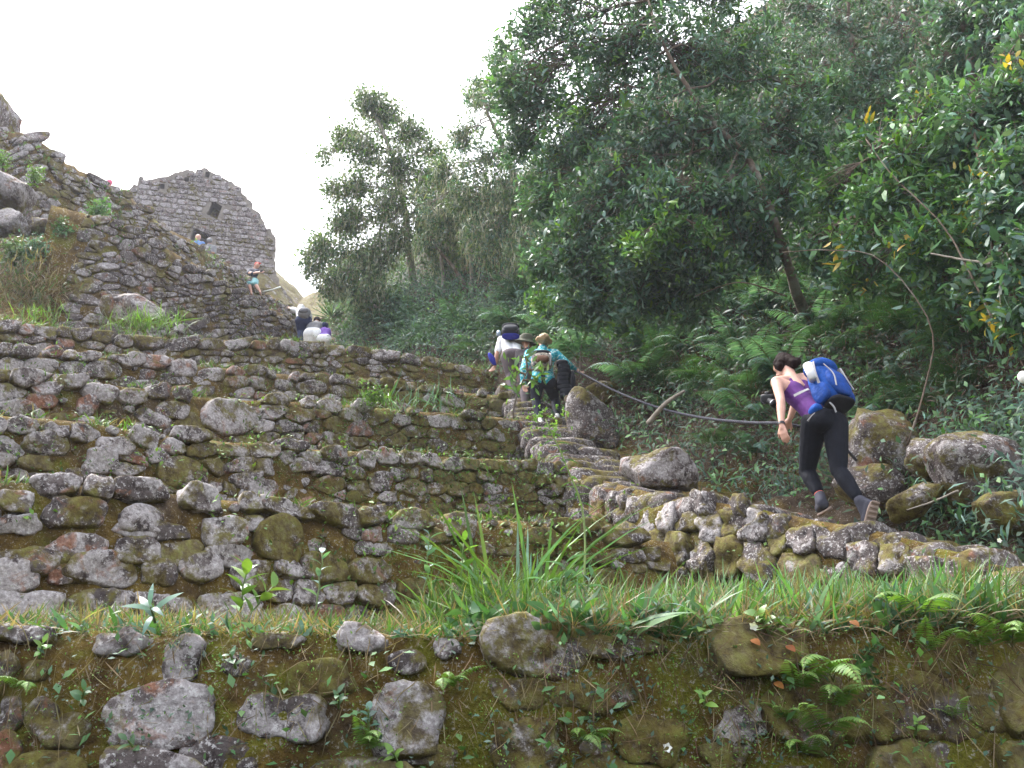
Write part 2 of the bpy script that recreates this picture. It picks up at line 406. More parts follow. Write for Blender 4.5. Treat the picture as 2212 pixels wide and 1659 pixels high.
            R2 = np.array(((math.cos(r_), -math.sin(r_)), (math.sin(r_), math.cos(r_)))); c = np.array((a, b_)); poly = c+(poly-c)@R2.T
            bu = bulge*.95*min(1.5, math.sqrt(hw*hh)/(hs*.5)); col = hnd[5] if len(hnd) > 5 else (rng.uniform(0, .2), rng.uniform(.4, .8), rng.uniform(0, .2), 1.); tilt = rng.normal(0, .08, 2)
        Vv, Ff, s0 = stone_geo(wall, poly, bu, hi, int(rng.integers(1, 10**6)), tilt, 0., crag)
        objs.append((hw*hh/max(1, np.linalg.norm(s0)**2), Vv, Ff, s0, col)); polys.append(np.asarray(poly))
    # small stones wedged into the gaps
    res = .025; gw, gh = int((hi_s-lo)/res)+2, int((Hm+.3)/res)+2; occ = np.zeros((gw, gh), bool)
    for pl in polys:
        c = pl.mean(0); e2 = (pl.max(0)-pl.min(0))/2*.93
        i0, i1 = int((c[0]-e2[0]-lo)/res), int((c[0]+e2[0]-lo)/res)+1; j0, j1 = int((c[1]-e2[1])/res), int((c[1]+e2[1])/res)+1
        occ[max(0, i0):max(0, i1), max(0, j0):max(0, j1)] = True
    for _ in range(int(fill*(hi_s-lo)*Hm/(hs*hs)*3)):
        a, b_ = rng.uniform(lo, hi_s), rng.uniform(0, Hm)
        if b_ > wall.h(a)-.04 or (mask is not None and not mask(a, b_, .1, .1)): continue
        hh = hs*rng.uniform(.14, .34); hw = hh*rng.uniform(1., 1.9)
        i0, i1 = int((a-hw*.8-lo)/res), int((a+hw*.8-lo)/res)+1; j0, j1 = int((b_-hh*.8)/res), int((b_+hh*.8)/res)+1
        if i0 < 0 or j0 < 0 or occ[i0:i1, j0:j1].any(): continue
        P3 = wall.pt(a, b_); mv = mossy(*proj(P3))+fbm(P3*.9, 3, 3)*.5
        if rng.random() < np.clip(mv, 0, .45): continue
        occ[i0:i1, j0:j1] = True
        th = np.linspace(0, 2*math.pi, 8, endpoint=False)+rng.uniform(-.3, .3, 8); j = 1+rng.normal(0, .1, 8)
        poly = np.stack([a+hw*np.cos(th)*j, b_+hh*np.sin(th)*j], -1)
        Vv, Ff, s0 = stone_geo(wall, poly, bulge*rng.uniform(.3, .8), False, int(rng.integers(1, 10**6)), rng.normal(0, .15, 2))
        objs.append((hw*hh/max(1, np.linalg.norm(s0)**2), Vv, Ff, s0, (max(0, rng.normal(0, .15)), np.clip(pale+rng.normal(0, .3), 0, 1), np.clip(mv*.5+rng.normal(0, .2), 0, 1), rng.uniform(*tone))))
    objs.sort(key=lambda q: -q[0])
    for _, Vv, Ff, s0, col in objs[:max_parts]:
        o = link('stone', mesh_np('stone', Vv-s0, Ff, mat), root, s0-base); stone_tint(o, *col)
    if len(objs) > max_parts:
        V_, F_ = join([(q[1], q[2]) for q in objs[max_parts:]])
        o = child('stones', V_, F_, mat, root, base); o['kind'] = 'stuff'; stone_tint(o, .1, pale, .1, 1.)
    STONE_COUNT[0] += min(len(objs), max_parts)
    return root
GREY, WHITE, ORNG, DARK, RUST = (0., .85, 0., 1.25), (0., 1., 0., 1.6), (.85, .4, 0., 1.1), (.05, .55, .1, .9), (.4, .65, .05, 1.1)
# pictures of the mossier ground towards the stairs
def mossy_mid(px, py): return np.clip((px-450)/1000, -.2, .6)
def mossy_front(px, py): return .35+np.clip((px-900)/900, 0, .5)
def mossy_none(px, py): return -.25
T1 = Wall([(-260, 1345, 3.95), (250, 1352, 4.0), (800, 1362, 4.1), (1150, 1372, 4.15), (1700, 1360, 4.25), (2100, 1335, 4.3), (2480, 1310, 4.3)], 1.75, .10)
T2 = Wall([(-220, 1030, 5.45), (0, 1036, 5.6), (230, 1046, 5.95), (520, 1074, 6.5), (760, 1106, 7.0), (900, 1112, 7.4), (1180, 1121, 8.0), (1330, 1150, 8.3)], 1.55, .14)
T3 = Wall([(-200, 880, 6.6), (0, 891, 6.9), (160, 905, 7.2), (330, 930, 7.7), (480, 948, 8.2), (650, 962, 8.8), (1000, 985, 10.0), (1190, 992, 10.6)], 1.5, .14)
T4 = Wall([(-180, 800, 8.0), (0, 811, 8.3), (250, 826, 9.1), (480, 858, 10.2), (700, 866, 11.4), (900, 884, 12.5), (1130, 903, 13.5)], 1.75, .14)
T5 = Wall([(-160, 740, 9.7), (0, 750, 10.0), (300, 776, 11.4), (600, 802, 13.0), (850, 828, 14.2), (1095, 852, 15.2)], 1.75, .14)
T6 = Wall([(-150, 678, 11.6), (0, 690, 12.0), (180, 711, 12.9), (330, 734, 13.6), (480, 731, 14.4), (640, 736, 15.2), (720, 746, 15.5), (880, 766, 16.0), (1072, 800, 16.6)], 1.9, .14)
hand1 = [(345, 1552, 225, 128, .05, (.35, .8, .0, 1.1)), (605, 1560, 175, 95, 0., (.1, .75, .15, .95)), (395, 1437, 82, 92, .2, (.15, .55, .1, .9)), (262, 1385, 112, 50, -.12, GREY), (604, 1388, 90, 38, .05, (0, 1, 0, 1.25)),
         (780, 1384, 95, 52, 0., (0., .9, 0, 1.25)), (968, 1394, 48, 34, .0, GREY), (60, 1358, 140, 36, -.06, (0, .7, .0, 1.)), (120, 1570, 150, 80, -.5, (.2, .75, .2, 1.)), (12, 1545, 60, 80, 0., (.3, .7, 0, 1.)), (10, 1630, 70, 80, 0., ORNG),
         (880, 1555, 150, 150, .2, (.15, .65, .15, .95)), (1140, 1610, 150, 110, .1, (.0, .35, .5, .9)), (920, 1650, 130, 50, 0, DARK), (1290, 1515, 190, 60, 0., (.0, .2, .45, .7)), (1340, 1392, 180, 52, 0., (.0, .15, .25, .6)),
         (1600, 1560, 110, 90, .2, (.05, .75, .2, 1.)), (470, 1640, 170, 60, 0, DARK), (690, 1470, 150, 80, 0, (.0, .2, .6, .8)), (1850, 1540, 120, 130, 0, (0, .1, .95, .8)), (2130, 1530, 70, 90, 0, (0., .6, .4, 1.)), (1120, 1500, 120, 60, 0, (.0, .2, .5, .8)),
         (1400, 1600, 150, 90, 0, (0, .15, .8, .8)), (2030, 1430, 120, 80, 0, (0, .1, .9, .8)), (1560, 1640, 120, 60, 0, (0, .5, .4, .8))]
build_wall('terrace_wall', 'mossy terrace wall along the bottom edge of the picture, lowest of all', T1, .25, .008, True, mossy_front, hand1, moss=M_MOSS_GREEN, ledge=1.6, wide=1.7, rise=.55, fill=1.6, bulge=.05, skip=.06, pale=.45, seed=21, crag=.09, cap_proud=.03, rough=.055, moss_tint=.08)
hand2 = [(170, 1190, 125, 72, 0., RUST), (285, 1153, 95, 38, -.1, (0., .8, 0., 1.3)), (480, 1145, 92, 76, .1, (.05, .85, .05, 1.)), (435, 1080, 95, 68, -.1, GREY), (300, 1063, 125, 50, -.1, DARK), (120, 1050, 90, 48, 0, GREY), (215, 1235, 150, 75, 0, (.3, .7, .1, 1.)),
         (60, 1215, 120, 60, 0, (.4, .6, .1, 1.)), (335, 1240, 78, 62, 0, DARK), (430, 1230, 85, 70, 0, (.0, .8, .1, 1.)), (535, 1250, 85, 70, 0, (.0, .75, .1, 1.)), (290, 1195, 100, 60, 0, DARK), (128, 1240, 48, 48, 0, ORNG), (30, 1250, 110, 80, 0, GREY), (620, 1105, 120, 40, -.12, DARK),
         (545, 1085, 60, 44, 0, GREY), (730, 1115, 130, 40, -.05, DARK), (890, 1125, 90, 44, 0, (.05, .8, .1, 1.)), (700, 1235, 110, 60, 0, (.05, .55, .35, .9)), (600, 1165, 110, 110, 0, (.0, .3, .7, .8)), (800, 1240, 110, 60, 0, (.0, .5, .35, .9)), (990, 1140, 80, 60, 0, DARK), (160, 1110, 130, 70, 0., (.5, .4, .2, .85)), (300, 1125, 90, 60, 0, GREY)]
build_wall('terrace_wall', 'second terrace wall up, rising straight behind the strip of grass', T2, .15, .006, True, mossy_mid, hand2, ledge=1.3, bulge=.042, seed=22, orange=.5, pale=.58)
hand3 = [(215, 1000, 70, 60, .1, (.2, .85, 0, 1.3)), (565, 1060, 75, 48, 0, (.5, .8, 0, 1.)), (650, 1010, 62, 36, -.05, (.1, .8, 0, 1.2)), (390, 1025, 120, 80, 0, (.1, .5, .3, .9)), (245, 968, 80, 44, 0, GREY), (100, 960, 90, 50, 0, DARK), (310, 950, 60, 50, 0, GREY), (835, 990, 50, 36, 0, GREY), (930, 1000, 60, 34, 0, GREY), (820, 1040, 60, 44, 0, DARK)]
build_wall('terrace_wall', 'third terrace wall up, whose coping runs beneath the big pale boulder', T3, .14, .006, True, mossy_mid, hand3, ledge=1.3, bulge=.036, seed=23, orange=.4, pale=.6)
hand4 = [(496, 905, 142, 84, .03, (.0, .8, 0, 1.55)), (222, 855, 72, 42, 0, WHITE), (288, 860, 66, 36, 0, (.0, .8, 0, 1.45)), (82, 868, 66, 40, 0, ORNG), (185, 880, 44, 44, 0, (.8, .4, 0, 1.)), (100, 838, 60, 34, 0, (.3, .7, 0, 1.3)), (370, 888, 80, 40, 0, DARK), (710, 880, 60, 36, 0, GREY), (785, 880, 50, 30, 0, GREY)]
build_wall('terrace_wall', 'fourth terrace wall up, with the big rounded pale boulder set into it', T4, .15, .006, True, mossy_mid, hand4, ledge=1.4, bulge=.036, seed=24, orange=.4, pale=.62)
hand5 = [(290, 777, 46, 34, 0, WHITE), (335, 782, 60, 40, 0, (.75, .6, 0, 1.)), (392, 796, 72, 46, 0, (0., .6, 0, 1.6)), (115, 752, 40, 30, 0, ORNG), (225, 800, 80, 46, 0, DARK), (455, 810, 66, 36, 0, GREY), (20, 790, 50, 40, 0, (0., .8, 0, 1.3))]
build_wall('terrace_wall', 'fifth terrace wall up, with one near white stone beside a rusty one', T5, .155, .006, False, mossy_mid, hand5, ledge=1.6, bulge=.036, seed=25, orange=.4, pale=.62)
build_wall('terrace_wall', 'sixth terrace wall up, its mossy coping hiding the far hikers\' legs', T6, .155, .006, False, mossy_mid, [(135, 745, 44, 36, 0, ORNG), (1000, 800, 40, 22, 0, GREY)], ledge=2.4, bulge=.036, seed=26, orange=.25, pale=.6)
# the two tall walls under the ruin
W7 = Wall([(178, 455, 17.2), (250, 475, 17.5), (320, 512, 18.2), (425, 568, 19.2), (520, 630, 20.4), (640, 690, 22.0), (662, 712, 22.2)], [4.6, 4.4, 4.0, 3.5, 2.6, 2.2, 2.0], .16)
W8 = Wall([(-120, 262, 18.6), (0, 280, 19.4), (50, 284, 19.8), (104, 313, 20.3), (155, 356, 20.8), (231, 398, 21.8), (278, 418, 22.5), (348, 484, 23.6), (420, 520, 25.0), (463, 553, 26.0), (532, 592, 27.6), (571, 626, 28.6), (633, 665, 30.0), (668, 692, 30.6)], [8, 7.6, 7.2, 6.6, 6.2, 6, 5.8, 5.0, 4.8, 4.4, 4, 3.6, 3.2, 3], .22)
build_wall('retaining_wall', 'tall wall of clean grey stones with a square end beside the shrubs', W7, .215, .006, False, mossy_none, [(312, 585, 62, 30, -.35, (0., .35, 0, 1.45)), (275, 610, 44, 24, -.4, DARK)], wide=1.5, bulge=.05, skip=.03, seed=31, pale=.35, mat=M_STONE_FAR, moss=M_MOSS_FAR, orange=.1, rough=.04, tone=(.9, 1.4), cap_proud=0., s_range=(0, W7.L))
build_wall('retaining_wall', 'highest long wall sloping down from the crag towards the ruin', W8, .25, .008, False, lambda a, b: .1, [], wide=1.7, bulge=.055, skip=.12, seed=32, pale=.6, mat=M_STONE_FAR, moss=M_MOSS_FAR, orange=.15, rough=.10, max_parts=300, tone=(.9, 1.4), cap_proud=0.)
# wall that carries the stairs
SP = [(2480, 1262, 5.8), (2250, 1232, 6.3), (2130, 1215, 6.6), (1900, 1146, 7.4), (1650, 1098, 8.2), (1400, 1062, 9.3), (1250, 1022, 10.5)]
SW = Wall(SP[::-1], [2.1, 1.9, 1.7, 1.6, 1.4, 1.2, 1.1], .20)
build_wall('stair_wall', 'wall of upright weathered rocks holding up the stone stairs', SW, .30, .012, True, lambda a, b: .05, [], wide=.75, bulge=.09, skip=.05, seed=41, pale=.40, ledge=.6, rough=.08, moss_tint=.12, orange=.05, crag=.16, cap_proud=.0, tone=(.6, .95))
# ================================================================== the bank on the far side of the stairs
HROWS = [
 [(716, 800, 19.2), (770, 778, 20), (900, 778, 18.8), (1060, 815, 17.3), (1250, 965, 13.2), (1500, 1050, 11.0), (1750, 1092, 10.0), (1950, 1130, 9.2), (2300, 1200, 7.2), (2600, 1260, 6.4)],
 [(720, 775, 22), (775, 738, 21.2), (900, 705, 19.8), (1080, 735, 18), (1260, 810, 15.2), (1500, 885, 12.8), (1750, 930, 11.4), (1950, 980, 10.4), (2300, 1010, 7.9), (2600, 1020, 7.2)],
 [(722, 738, 24), (778, 690, 22.8), (880, 630, 21), (1080, 640, 18.8), (1280, 680, 16.6), (1500, 700, 14.2), (1750, 720, 12.8), (1950, 760, 11.4), (2300, 780, 8.6), (2600, 790, 8)],
 [(700, 722, 26), (775, 655, 25), (880, 590, 23), (1070, 510, 20.5), (1280, 480, 17), (1500, 470, 15), (1750, 440, 14), (1950, 430, 12.5), (2300, 400, 10), (2600, 380, 9.2)],
 [(690, 712, 28), (760, 650, 27), (900, 540, 25.5), (1080, 430, 23), (1300, 330, 19.5), (1500, 230, 17.5), (1750, 130, 16), (1950, 60, 14.5), (2300, 0, 11.5), (2600, -60, 10.6)],
 [(680, 708, 31), (750, 655, 31), (910, 520, 29), (1100, 390, 26), (1310, 260, 22.5), (1500, 120, 20), (1750, -60, 18), (1950, -160, 16.5), (2300, -260, 13), (2600, -330, 12)],
]
HROWS[0] = [(a, b+(55 if a > 1200 else 12), d-.25) for a, b, d in HROWS[0]]      # run on under the edge of the stairs
_HC = np.array([[P(*q) for q in r] for r in HROWS])
def _lerp_grid(a, b):
    """a in 0..9 along, b in 0..5 up"""
    def cr(arr, t, ax):
        n = arr.shape[ax]; i = np.clip(np.floor(t).astype(int), 0, n-2); return i, t-i
    i, u = cr(_HC, np.clip(a, 0, 8.9999), 1); j, v = cr(_HC, np.clip(b, 0, 4.9999), 0)
    u = u[..., None]; v = v[..., None]
    return (_HC[j, i]*(1-u)+_HC[j, i+1]*u)*(1-v)+(_HC[j+1, i]*(1-u)+_HC[j+1, i+1]*u)*v
_A, _B = np.meshgrid(np.linspace(0, 9, 260), np.linspace(0, 5, 150), indexing='ij')
_G = _lerp_grid(_A, _B)
for _ in range(10):                                        # soften the control net's creases
    _G[1:-1, 1:-1] = (_G[1:-1, 1:-1]*2+_G[:-2, 1:-1]+_G[2:, 1:-1]+_G[1:-1, :-2]+_G[1:-1, 2:])/6
_nrm = norm(np.cross(np.gradient(_G, axis=0), np.gradient(_G, axis=1)))
_nrm *= np.sign((_nrm*np.array((0, -1, .5))).sum(-1, keepdims=True))
_G = _G+_nrm*(fbm(_G*.55, 4, 5)*.45+fbm(_G*2.3, 4, 6)*.14)[..., None]
o = link('hillside', mesh_np('hillside', _G.reshape(-1, 3), [grid_faces(260, 150)], M_SOIL)); tag(o, 'steep dark earth bank under the trees and ferns', None, None, 'structure')
_GP = proj(_G)
def hill_at(px, py):
    d = ((_GP-np.array((px, py)))**2).sum(-1); i = np.unravel_index(d.argmin(), d.shape); return _G[i], _nrm[i]
# ground behind the sixth terrace, on which the far walls and hikers stand, and the slope behind the ruin
def sheet(name, rows, mat, amp, label, nu=90, nv=40, seed=3):
    C = np.array([[P(*q) for q in r] for r in rows]); J, I_ = C.shape[:2]
    a, b = np.meshgrid(np.linspace(0, I_-1.0001, nu), np.linspace(0, J-1.0001, nv), indexing='ij')
    i, j = a.astype(int), b.astype(int); u, v = (a-i)[..., None], (b-j)[..., None]
    G = (C[j, i]*(1-u)+C[j, i+1]*u)*(1-v)+(C[j+1, i]*(1-u)+C[j+1, i+1]*u)*v
    G[..., 2] += fbm(G*.8, 4, seed)*amp
    o = link(name, mesh_np(name, G.reshape(-1, 3), [grid_faces(nu, nv)], mat)); stone_tint(o, .05, .5, .45, 1.2); tag(o, label, None, None, 'structure'); return G
LEFTG = sheet('slope', [[(-200, 740, 14.4), (200, 745, 15.2), (450, 770, 16), (640, 775, 16.8), (760, 790, 17.2)], [(-200, 700, 17), (200, 712, 18.5), (450, 742, 20.5), (640, 764, 20.5), (760, 782, 19.5)], [(-250, 640, 20), (200, 670, 22), (450, 700, 24), (640, 740, 24), (760, 752, 23)], [(-250, 560, 23), (200, 600, 26), (450, 640, 29), (640, 700, 32), (760, 720, 30)]], M_MOSS_FAR, .12, 'ground behind the sixth terrace', seed=8)
FARG = sheet('far_slope', [[(420, 640, 32), (560, 660, 32), (650, 715, 32), (760, 740, 31)], [(420, 560, 35), (575, 600, 35), (640, 668, 35.5), (760, 700, 34)], [(430, 540, 38), (590, 585, 38), (655, 640, 38), (720, 618, 38)], [(440, 560, 46), (600, 610, 46), (660, 655, 46), (740, 640, 46)]], M_STONE_FAR, .45, 'stony slope behind the ruin', seed=12)
# bracken-brown slope left of the square-ended wall
DRYG = sheet('grassy_slope', [[(-150, 720, 15), (40, 705, 15.5), (90, 690, 16.2), (130, 680, 17.2)], [(-150, 610, 16.2), (30, 610, 16.8), (95, 610, 17.6), (140, 600, 18.6)], [(-150, 540, 17.4), (30, 540, 17.9), (100, 540, 18.8), (150, 530, 19.8)], [(-150, 500, 18.4), (30, 500, 19.2), (110, 510, 20.2), (160, 510, 21)]], moss_material('dry_slope', .8, .0, .05), .15, 'dry grassy slope beside the square-ended wall', 60, 50, 14)
# ------------------------------------------------------------------ boulders
def boulder(name, label, px, py, D, w, h, col, seed, mat=None, depth=.8, rot=0., detail=4, cat='boulder', push=0., group=None, angular=.0):
    c = P(px, py, D); m = (c[1]*math.cos(PITCH)+c[2]*math.sin(PITCH))/FOC
    bm = bmesh.new(); bmesh.ops.create_icosphere(bm, subdivisions=detail, radius=1)
    V = np.array([v.co[:] for v in bm.verts]); F = np.array([[v.index for v in f.verts] for f in bm.faces]); bm.free()
    V = np.sign(V)*np.abs(V)**(.86)
    rr = np.random.default_rng(seed)
    for _ in range(9):                                    # a few planar cleavage cuts
        n_ = norm(rr.normal(size=3)); k = rr.uniform(.55, .85); d = V@n_; V = V-np.maximum(0, d-k)[:, None]*n_*.85
    q = V*1.3+seed*7.7; V = V*(1+fbm(q, 4, seed)[:, None]*.28)
    cr, sr = math.cos(rot), math.sin(rot); W, H = w*m/2, h*m/2
    X = np.stack([V[:, 0]*W, V[:, 1]*W*depth, V[:, 2]*H], -1)
    X = np.stack([X[:, 0]*cr-X[:, 2]*sr, X[:, 1], X[:, 0]*sr+X[:, 2]*cr], -1)
    X = X+norm(X)*(fbm((X+seed)*7, 3, seed)[:, None]*.03+fbm((X+seed)*20, 2, seed)[:, None]*.008)*min(1, W*2)
    base = c-np.array((0, 0, H)); o = link(name, mesh_np(name, X+np.array((0, 0, H)), [F], mat or M_STONE), None, base)
    stone_tint(o, *col); tag(o, label, cat, group); return o
B = boulder
B('boulder', 'tall round boulder behind the hiker in the turquoise jacket', 1278, 915, 13.0, 110, 190, (.0, .35, .05, .95), 3, rot=.1)
B('boulder', 'broad flat-topped pale boulder lying beside the stairs under the rope', 1412, 1018, 10.2, 190, 110, (.0, .75, .0, 1.25), 4, rot=-.1)
B('boulder', 'small mossy rock wedged above the tall round boulder', 1300, 855, 13.8, 70, 60, (.0, .2, .5, .9), 5)
B('boulder', 'rust-stained rock face rising behind the blue backpack hiker', 1888, 960, 9.2, 170, 230, (.35, .5, .25, 1.), 6, rot=.1)
B('boulder', 'dark rock low behind the hiker\'s legs', 1880, 1060, 8.9, 150, 120, (.05, .4, .15, .9), 7)
B('boulder', 'biggest smooth boulder, pale patch on its upper side, by the picture\'s edge', 2105, 1035, 8.2, 230, 180, (.0, .45, .05, 1.05), 8, rot=-.06)
B('boulder', 'squarish smooth boulder leaning on the biggest boulder', 2010, 1000, 8.5, 110, 120, (.0, .3, .1, 1.), 9)
B('boulder', 'long mossy rock lying below the squarish boulder', 1975, 1085, 8.3, 130, 70, (.0, .2, .45, .9), 10, rot=.35)
B('boulder', 'low brown boulder half hidden at the picture\'s edge below the biggest one', 2195, 1110, 7.6, 160, 100, (.05, .2, .3, .9), 12)
B('boulder', 'wide pale boulder crowning the sixth terrace below the square-ended wall', 292, 672, 15.4, 150, 72, (.15, .6, .0, 1.35), 13, rot=-.2, mat=M_STONE_FAR)
B('boulder', 'huge pale boulder high on the slope under the crag', 10, 415, 17.6, 150, 110, (.0, .8, .0, 1.4), 14, rot=-.15, mat=M_STONE_FAR)
B('boulder', 'split pale boulder below the huge one on the dry slope', 20, 482, 17.0, 90, 62, (.0, .75, .0, 1.35), 15, rot=-.25, mat=M_STONE_FAR)
B('boulder', 'reddish rock beside the dark hollow on the dry slope', 82, 488, 17.4, 50, 48, (.2, .5, .1, 1.2), 16, mat=M_STONE_FAR)
B('rock_crag', 'bare rock crag jutting into the sky at the top of the long wall', -35, 250, 20.5, 165, 130, (.05, .55, .1, 1.25), 17, rot=-.75, mat=M_STONE_FAR, cat='rock')
# ------------------------------------------------------------------ stairs
stair_path = SP+[(1170, 965, 12.0), (1118, 905, 13.8), (1090, 852, 15.2), (1072, 812, 16.4)]
sp = np.array([P(*q) for q in stair_path]); sp = spline(sp, 400)
arc = np.concatenate([[0], np.cumsum(np.linalg.norm(np.diff(sp[:, :2], axis=0), axis=1))])
root = empty('stone_stairs', sp[200], 'worn stone stairs climbing past the hikers towards the crest', 'stairs')
rs = np.random.default_rng(5); a_ = .1; stair_steps = []
while a_ < arc[-1]-.1:
    c = np.array([np.interp(a_, arc, sp[:, i]) for i in range(3)]); c2 = np.array([np.interp(a_+.15, arc, sp[:, i]) for i in range(3)])
    f = norm((c2-c)*np.array((1, 1, 0))); s_ = np.array((f[1], -f[0], 0))          # along the climb; into the bank
    run = rs.uniform(.26, .40); wd = rs.uniform(.85, 1.1)
    # each step is one or two rounded slabs across the stair
    cuts = [0, wd] if rs.random() < .45 else [0, wd*rs.uniform(.4, .6), wd]
    for q in range(len(cuts)-1):
        w0, w1 = cuts[q]-.06, cuts[q+1]-.02
        bm = bmesh.new(); bmesh.ops.create_cube(bm, size=1); bmesh.ops.subdivide_edges(bm, edges=bm.edges[:], cuts=4, use_grid_fill=True)
        V = np.array([v.co[:] for v in bm.verts])*2; F = np.array([[v.index for v in g_.verts] for g_ in bm.faces]); bm.free()
        V = V/np.maximum(1, (np.abs(V)**5).sum(-1, keepdims=True)**(1/5.)) *1.0
        hh, rr = rs.uniform(.14, .19), run*.68
        V = V*np.array(((w1-w0)/2, rr, hh))
        V = V+norm(V)*fbm(V*3.2+rs.uniform(0, 99), 4, 4)[:, None]*.085+norm(V)*fbm(V*11+rs.uniform(0, 99), 3, 4)[:, None]*.022
        yaw = rs.normal(0, .08); cen = c+s_*(w0+w1)/2+np.array((0, 0, -hh*1.2+rs.normal(0, .02)))
        S3, F3 = s_*math.cos(yaw)+f*math.sin(yaw), f*math.cos(yaw)-s_*math.sin(yaw)
        X = V[:, :1]*S3+V[:, 1:2]*F3+V[:, 2:]*np.array((0, 0, 1.))
        o = link('step', mesh_np('step', X, [F], M_STONE), root, cen-np.array(sp[200])); stone_tint(o, rs.uniform(0, .1), rs.uniform(.0, .3), rs.uniform(0, .12), rs.uniform(.75, 1.05))
    a_ += run
# earth core under the slabs
L_, R_ = [], []
for i in range(0, 400, 4):
    f = norm((sp[min(i+4, 399)]-sp[max(i-4, 0)])*np.array((1, 1, 0))); s_ = np.array((f[1], -f[0], 0))
    row = [sp[i]+s_*w+np.array((0, 0, z)) for w, z in ((.02, -1.2), (.02, -.22), (.5, -.18), (1.0, -.15), (1.5, -.05), (2.2, .0), (3.0, .05))]
    L_.append(row)
L_ = np.array(L_); L_ = L_+fbm(L_*2.5, 3, 7)[..., None]*.05
child('stair_core', L_.reshape(-1, 3), [grid_faces(len(L_), 7)], M_MOSS, root, sp[200])
# flank of upper stairs where the terraces end
SW2 = Wall([(1068, 806, 16.5), (1088, 856, 15.3), (1116, 908, 13.9), (1165, 968, 12.1), (1255, 1026, 10.5)][::-1][::-1], [1.2, 1.4, 1.6, 1.7, 1.8], .15) if False else None
# ------------------------------------------------------------------ the ruin
RP = np.array([(200, 520), (276, 418), (301, 381), (316, 390), (352, 382), (386, 372), (416, 367), (447, 365), (478, 382), (513, 402), (540, 433), (571, 479), (594, 514), (591, 579), (602, 600), (640, 668), (640, 760), (200, 760)], float)
rn = norm(np.array((.22, -1, 0.))); rt = np.array((-rn[1], rn[0], 0)); rt = -rt if rt[0] < 0 else rt
r0 = P(430, 520, 34.5)
def ruin_uv(px, py):
    d = P(px, py, 1.); k = (r0@rn)/(d@rn); q = d*k-r0; return np.array((q@rt, q[2]))
def ruin_pt(uv, off=0.): uv = np.asarray(uv); return r0+uv[..., :1]*rt+uv[..., 1:]*np.array((0, 0, 1.))+np.asarray(off)[..., None]*rn if np.ndim(off) else r0+uv[..., :1]*rt+uv[..., 1:]*np.array((0, 0, 1.))+off*rn
outl = np.array([ruin_uv(*q) for q in RP])
o2 = []
for i in range(len(outl)):                                 # crumbled edge
    a, b = outl[i], outl[(i+1) % len(outl)]
    for k in range(6):
        q = a+(b-a)*k/6; o2.append(q+np.random.default_rng(i*9+k).normal(0, .05, 2)*(1 if k else .3))
outl = np.array(o2)
def quad(*pts): return np.array([ruin_uv(*q) for q in pts])
niche = quad((460, 434), (480, 445), (469, 474), (446, 462)); door = quad((419, 492), (456, 508), (446, 560), (400, 545))
holes = [quad((345, 397), (356, 398), (355, 408), (343, 407)), quad((398, 383), (409, 384), (407, 393), (396, 392)), quad((444, 371), (454, 372), (451, 384), (442, 381))]
ops = [niche, door]+holes
pts, edges = [], []
for poly in [outl]+ops:
    k = len(pts); pts += [Vector(q) for q in poly]; edges += [(k+i, k+(i+1) % len(poly)) for i in range(len(poly))]
vv, ee, ff, *_ = delaunay_2d_cdt(pts, edges, [], 1, 1e-5)
vv = np.array([v[:] for v in vv])
def inside(q, poly):
    x, y = q; r = False
    for i in range(len(poly)):
        (x1, y1), (x2, y2) = poly[i], poly[i-1]
        if (y1 > y) != (y2 > y) and x < (x2-x1)*(y-y1)/(y2-y1)+x1: r = not r
    return r
ff = [f for f in ff if not any(inside(vv[list(f)].mean(0), p_) for p_ in ops)]
TH = 1.0; nV = len(vv); F3 = np.array(ff)
cnt = {}
for f in ff:
    for i in range(3):
        e = (f[i], f[(i+1) % 3]); cnt[e] = 1
bd = [e for e in cnt if (e[1], e[0]) not in cnt]
Vr = np.vstack([ruin_pt(vv, 0.), ruin_pt(vv, -TH)])
Fq = np.array([(a, b, b+nV, a+nV) for a, b in bd])
rbase = ruin_pt(np.array((0., -3.)), 0.)
ruin = empty('stone_ruin', rbase, 'roofless stone ruin with a blind window against the white sky', 'ruin')
child('wall', Vr, [Fq, np.vstack([F3, F3[:, ::-1]+nV])], M_MORTAR, ruin, rbase, smooth=False)
for nm, q, dp in (('window', niche, .55), ('doorway', door, .9)):
    c = q.mean(0); X = np.vstack([ruin_pt(c+(q-c)*1.3, -dp), ruin_pt(c+(q-c)*1.3, -dp-.1)])
    child(nm, X, [np.array([(0, 1, 2, 3), (7, 6, 5, 4), (0, 4, 5, 1), (1, 5, 6, 2), (2, 6, 7, 3), (3, 7, 4, 0)])], M_STONE_FAR, ruin, rbase, smooth=False)
lint = quad((415, 484), (462, 503), (459, 510), (414, 492)); X = np.vstack([ruin_pt(lint, .06), ruin_pt(lint, -.5)])
o = child('lintel', X, [np.array([(0, 1, 2, 3), (7, 6, 5, 4), (0, 4, 5, 1), (1, 5, 6, 2), (2, 6, 7, 3), (3, 7, 4, 0)])], M_STONE_FAR, ruin, rbase, smooth=False); stone_tint(o, 0, .3, 0, 1.)
class Flat:                                               # the ruin's face as a wall that stone_geo can use
    L = 1.
    def pt(self, s, t, off=0.):
        s, t, off = np.broadcast_arrays(np.asarray(s, float), np.asarray(t, float), np.asarray(off, float))
        return r0+s[..., None]*rt+t[..., None]*np.array((0, 0, 1.))+off[..., None]*rn
fl = Flat(); rr = np.random.default_rng(77); cand = []
lo, hi = outl.min(0), outl.max(0); t = lo[1]+.1; 
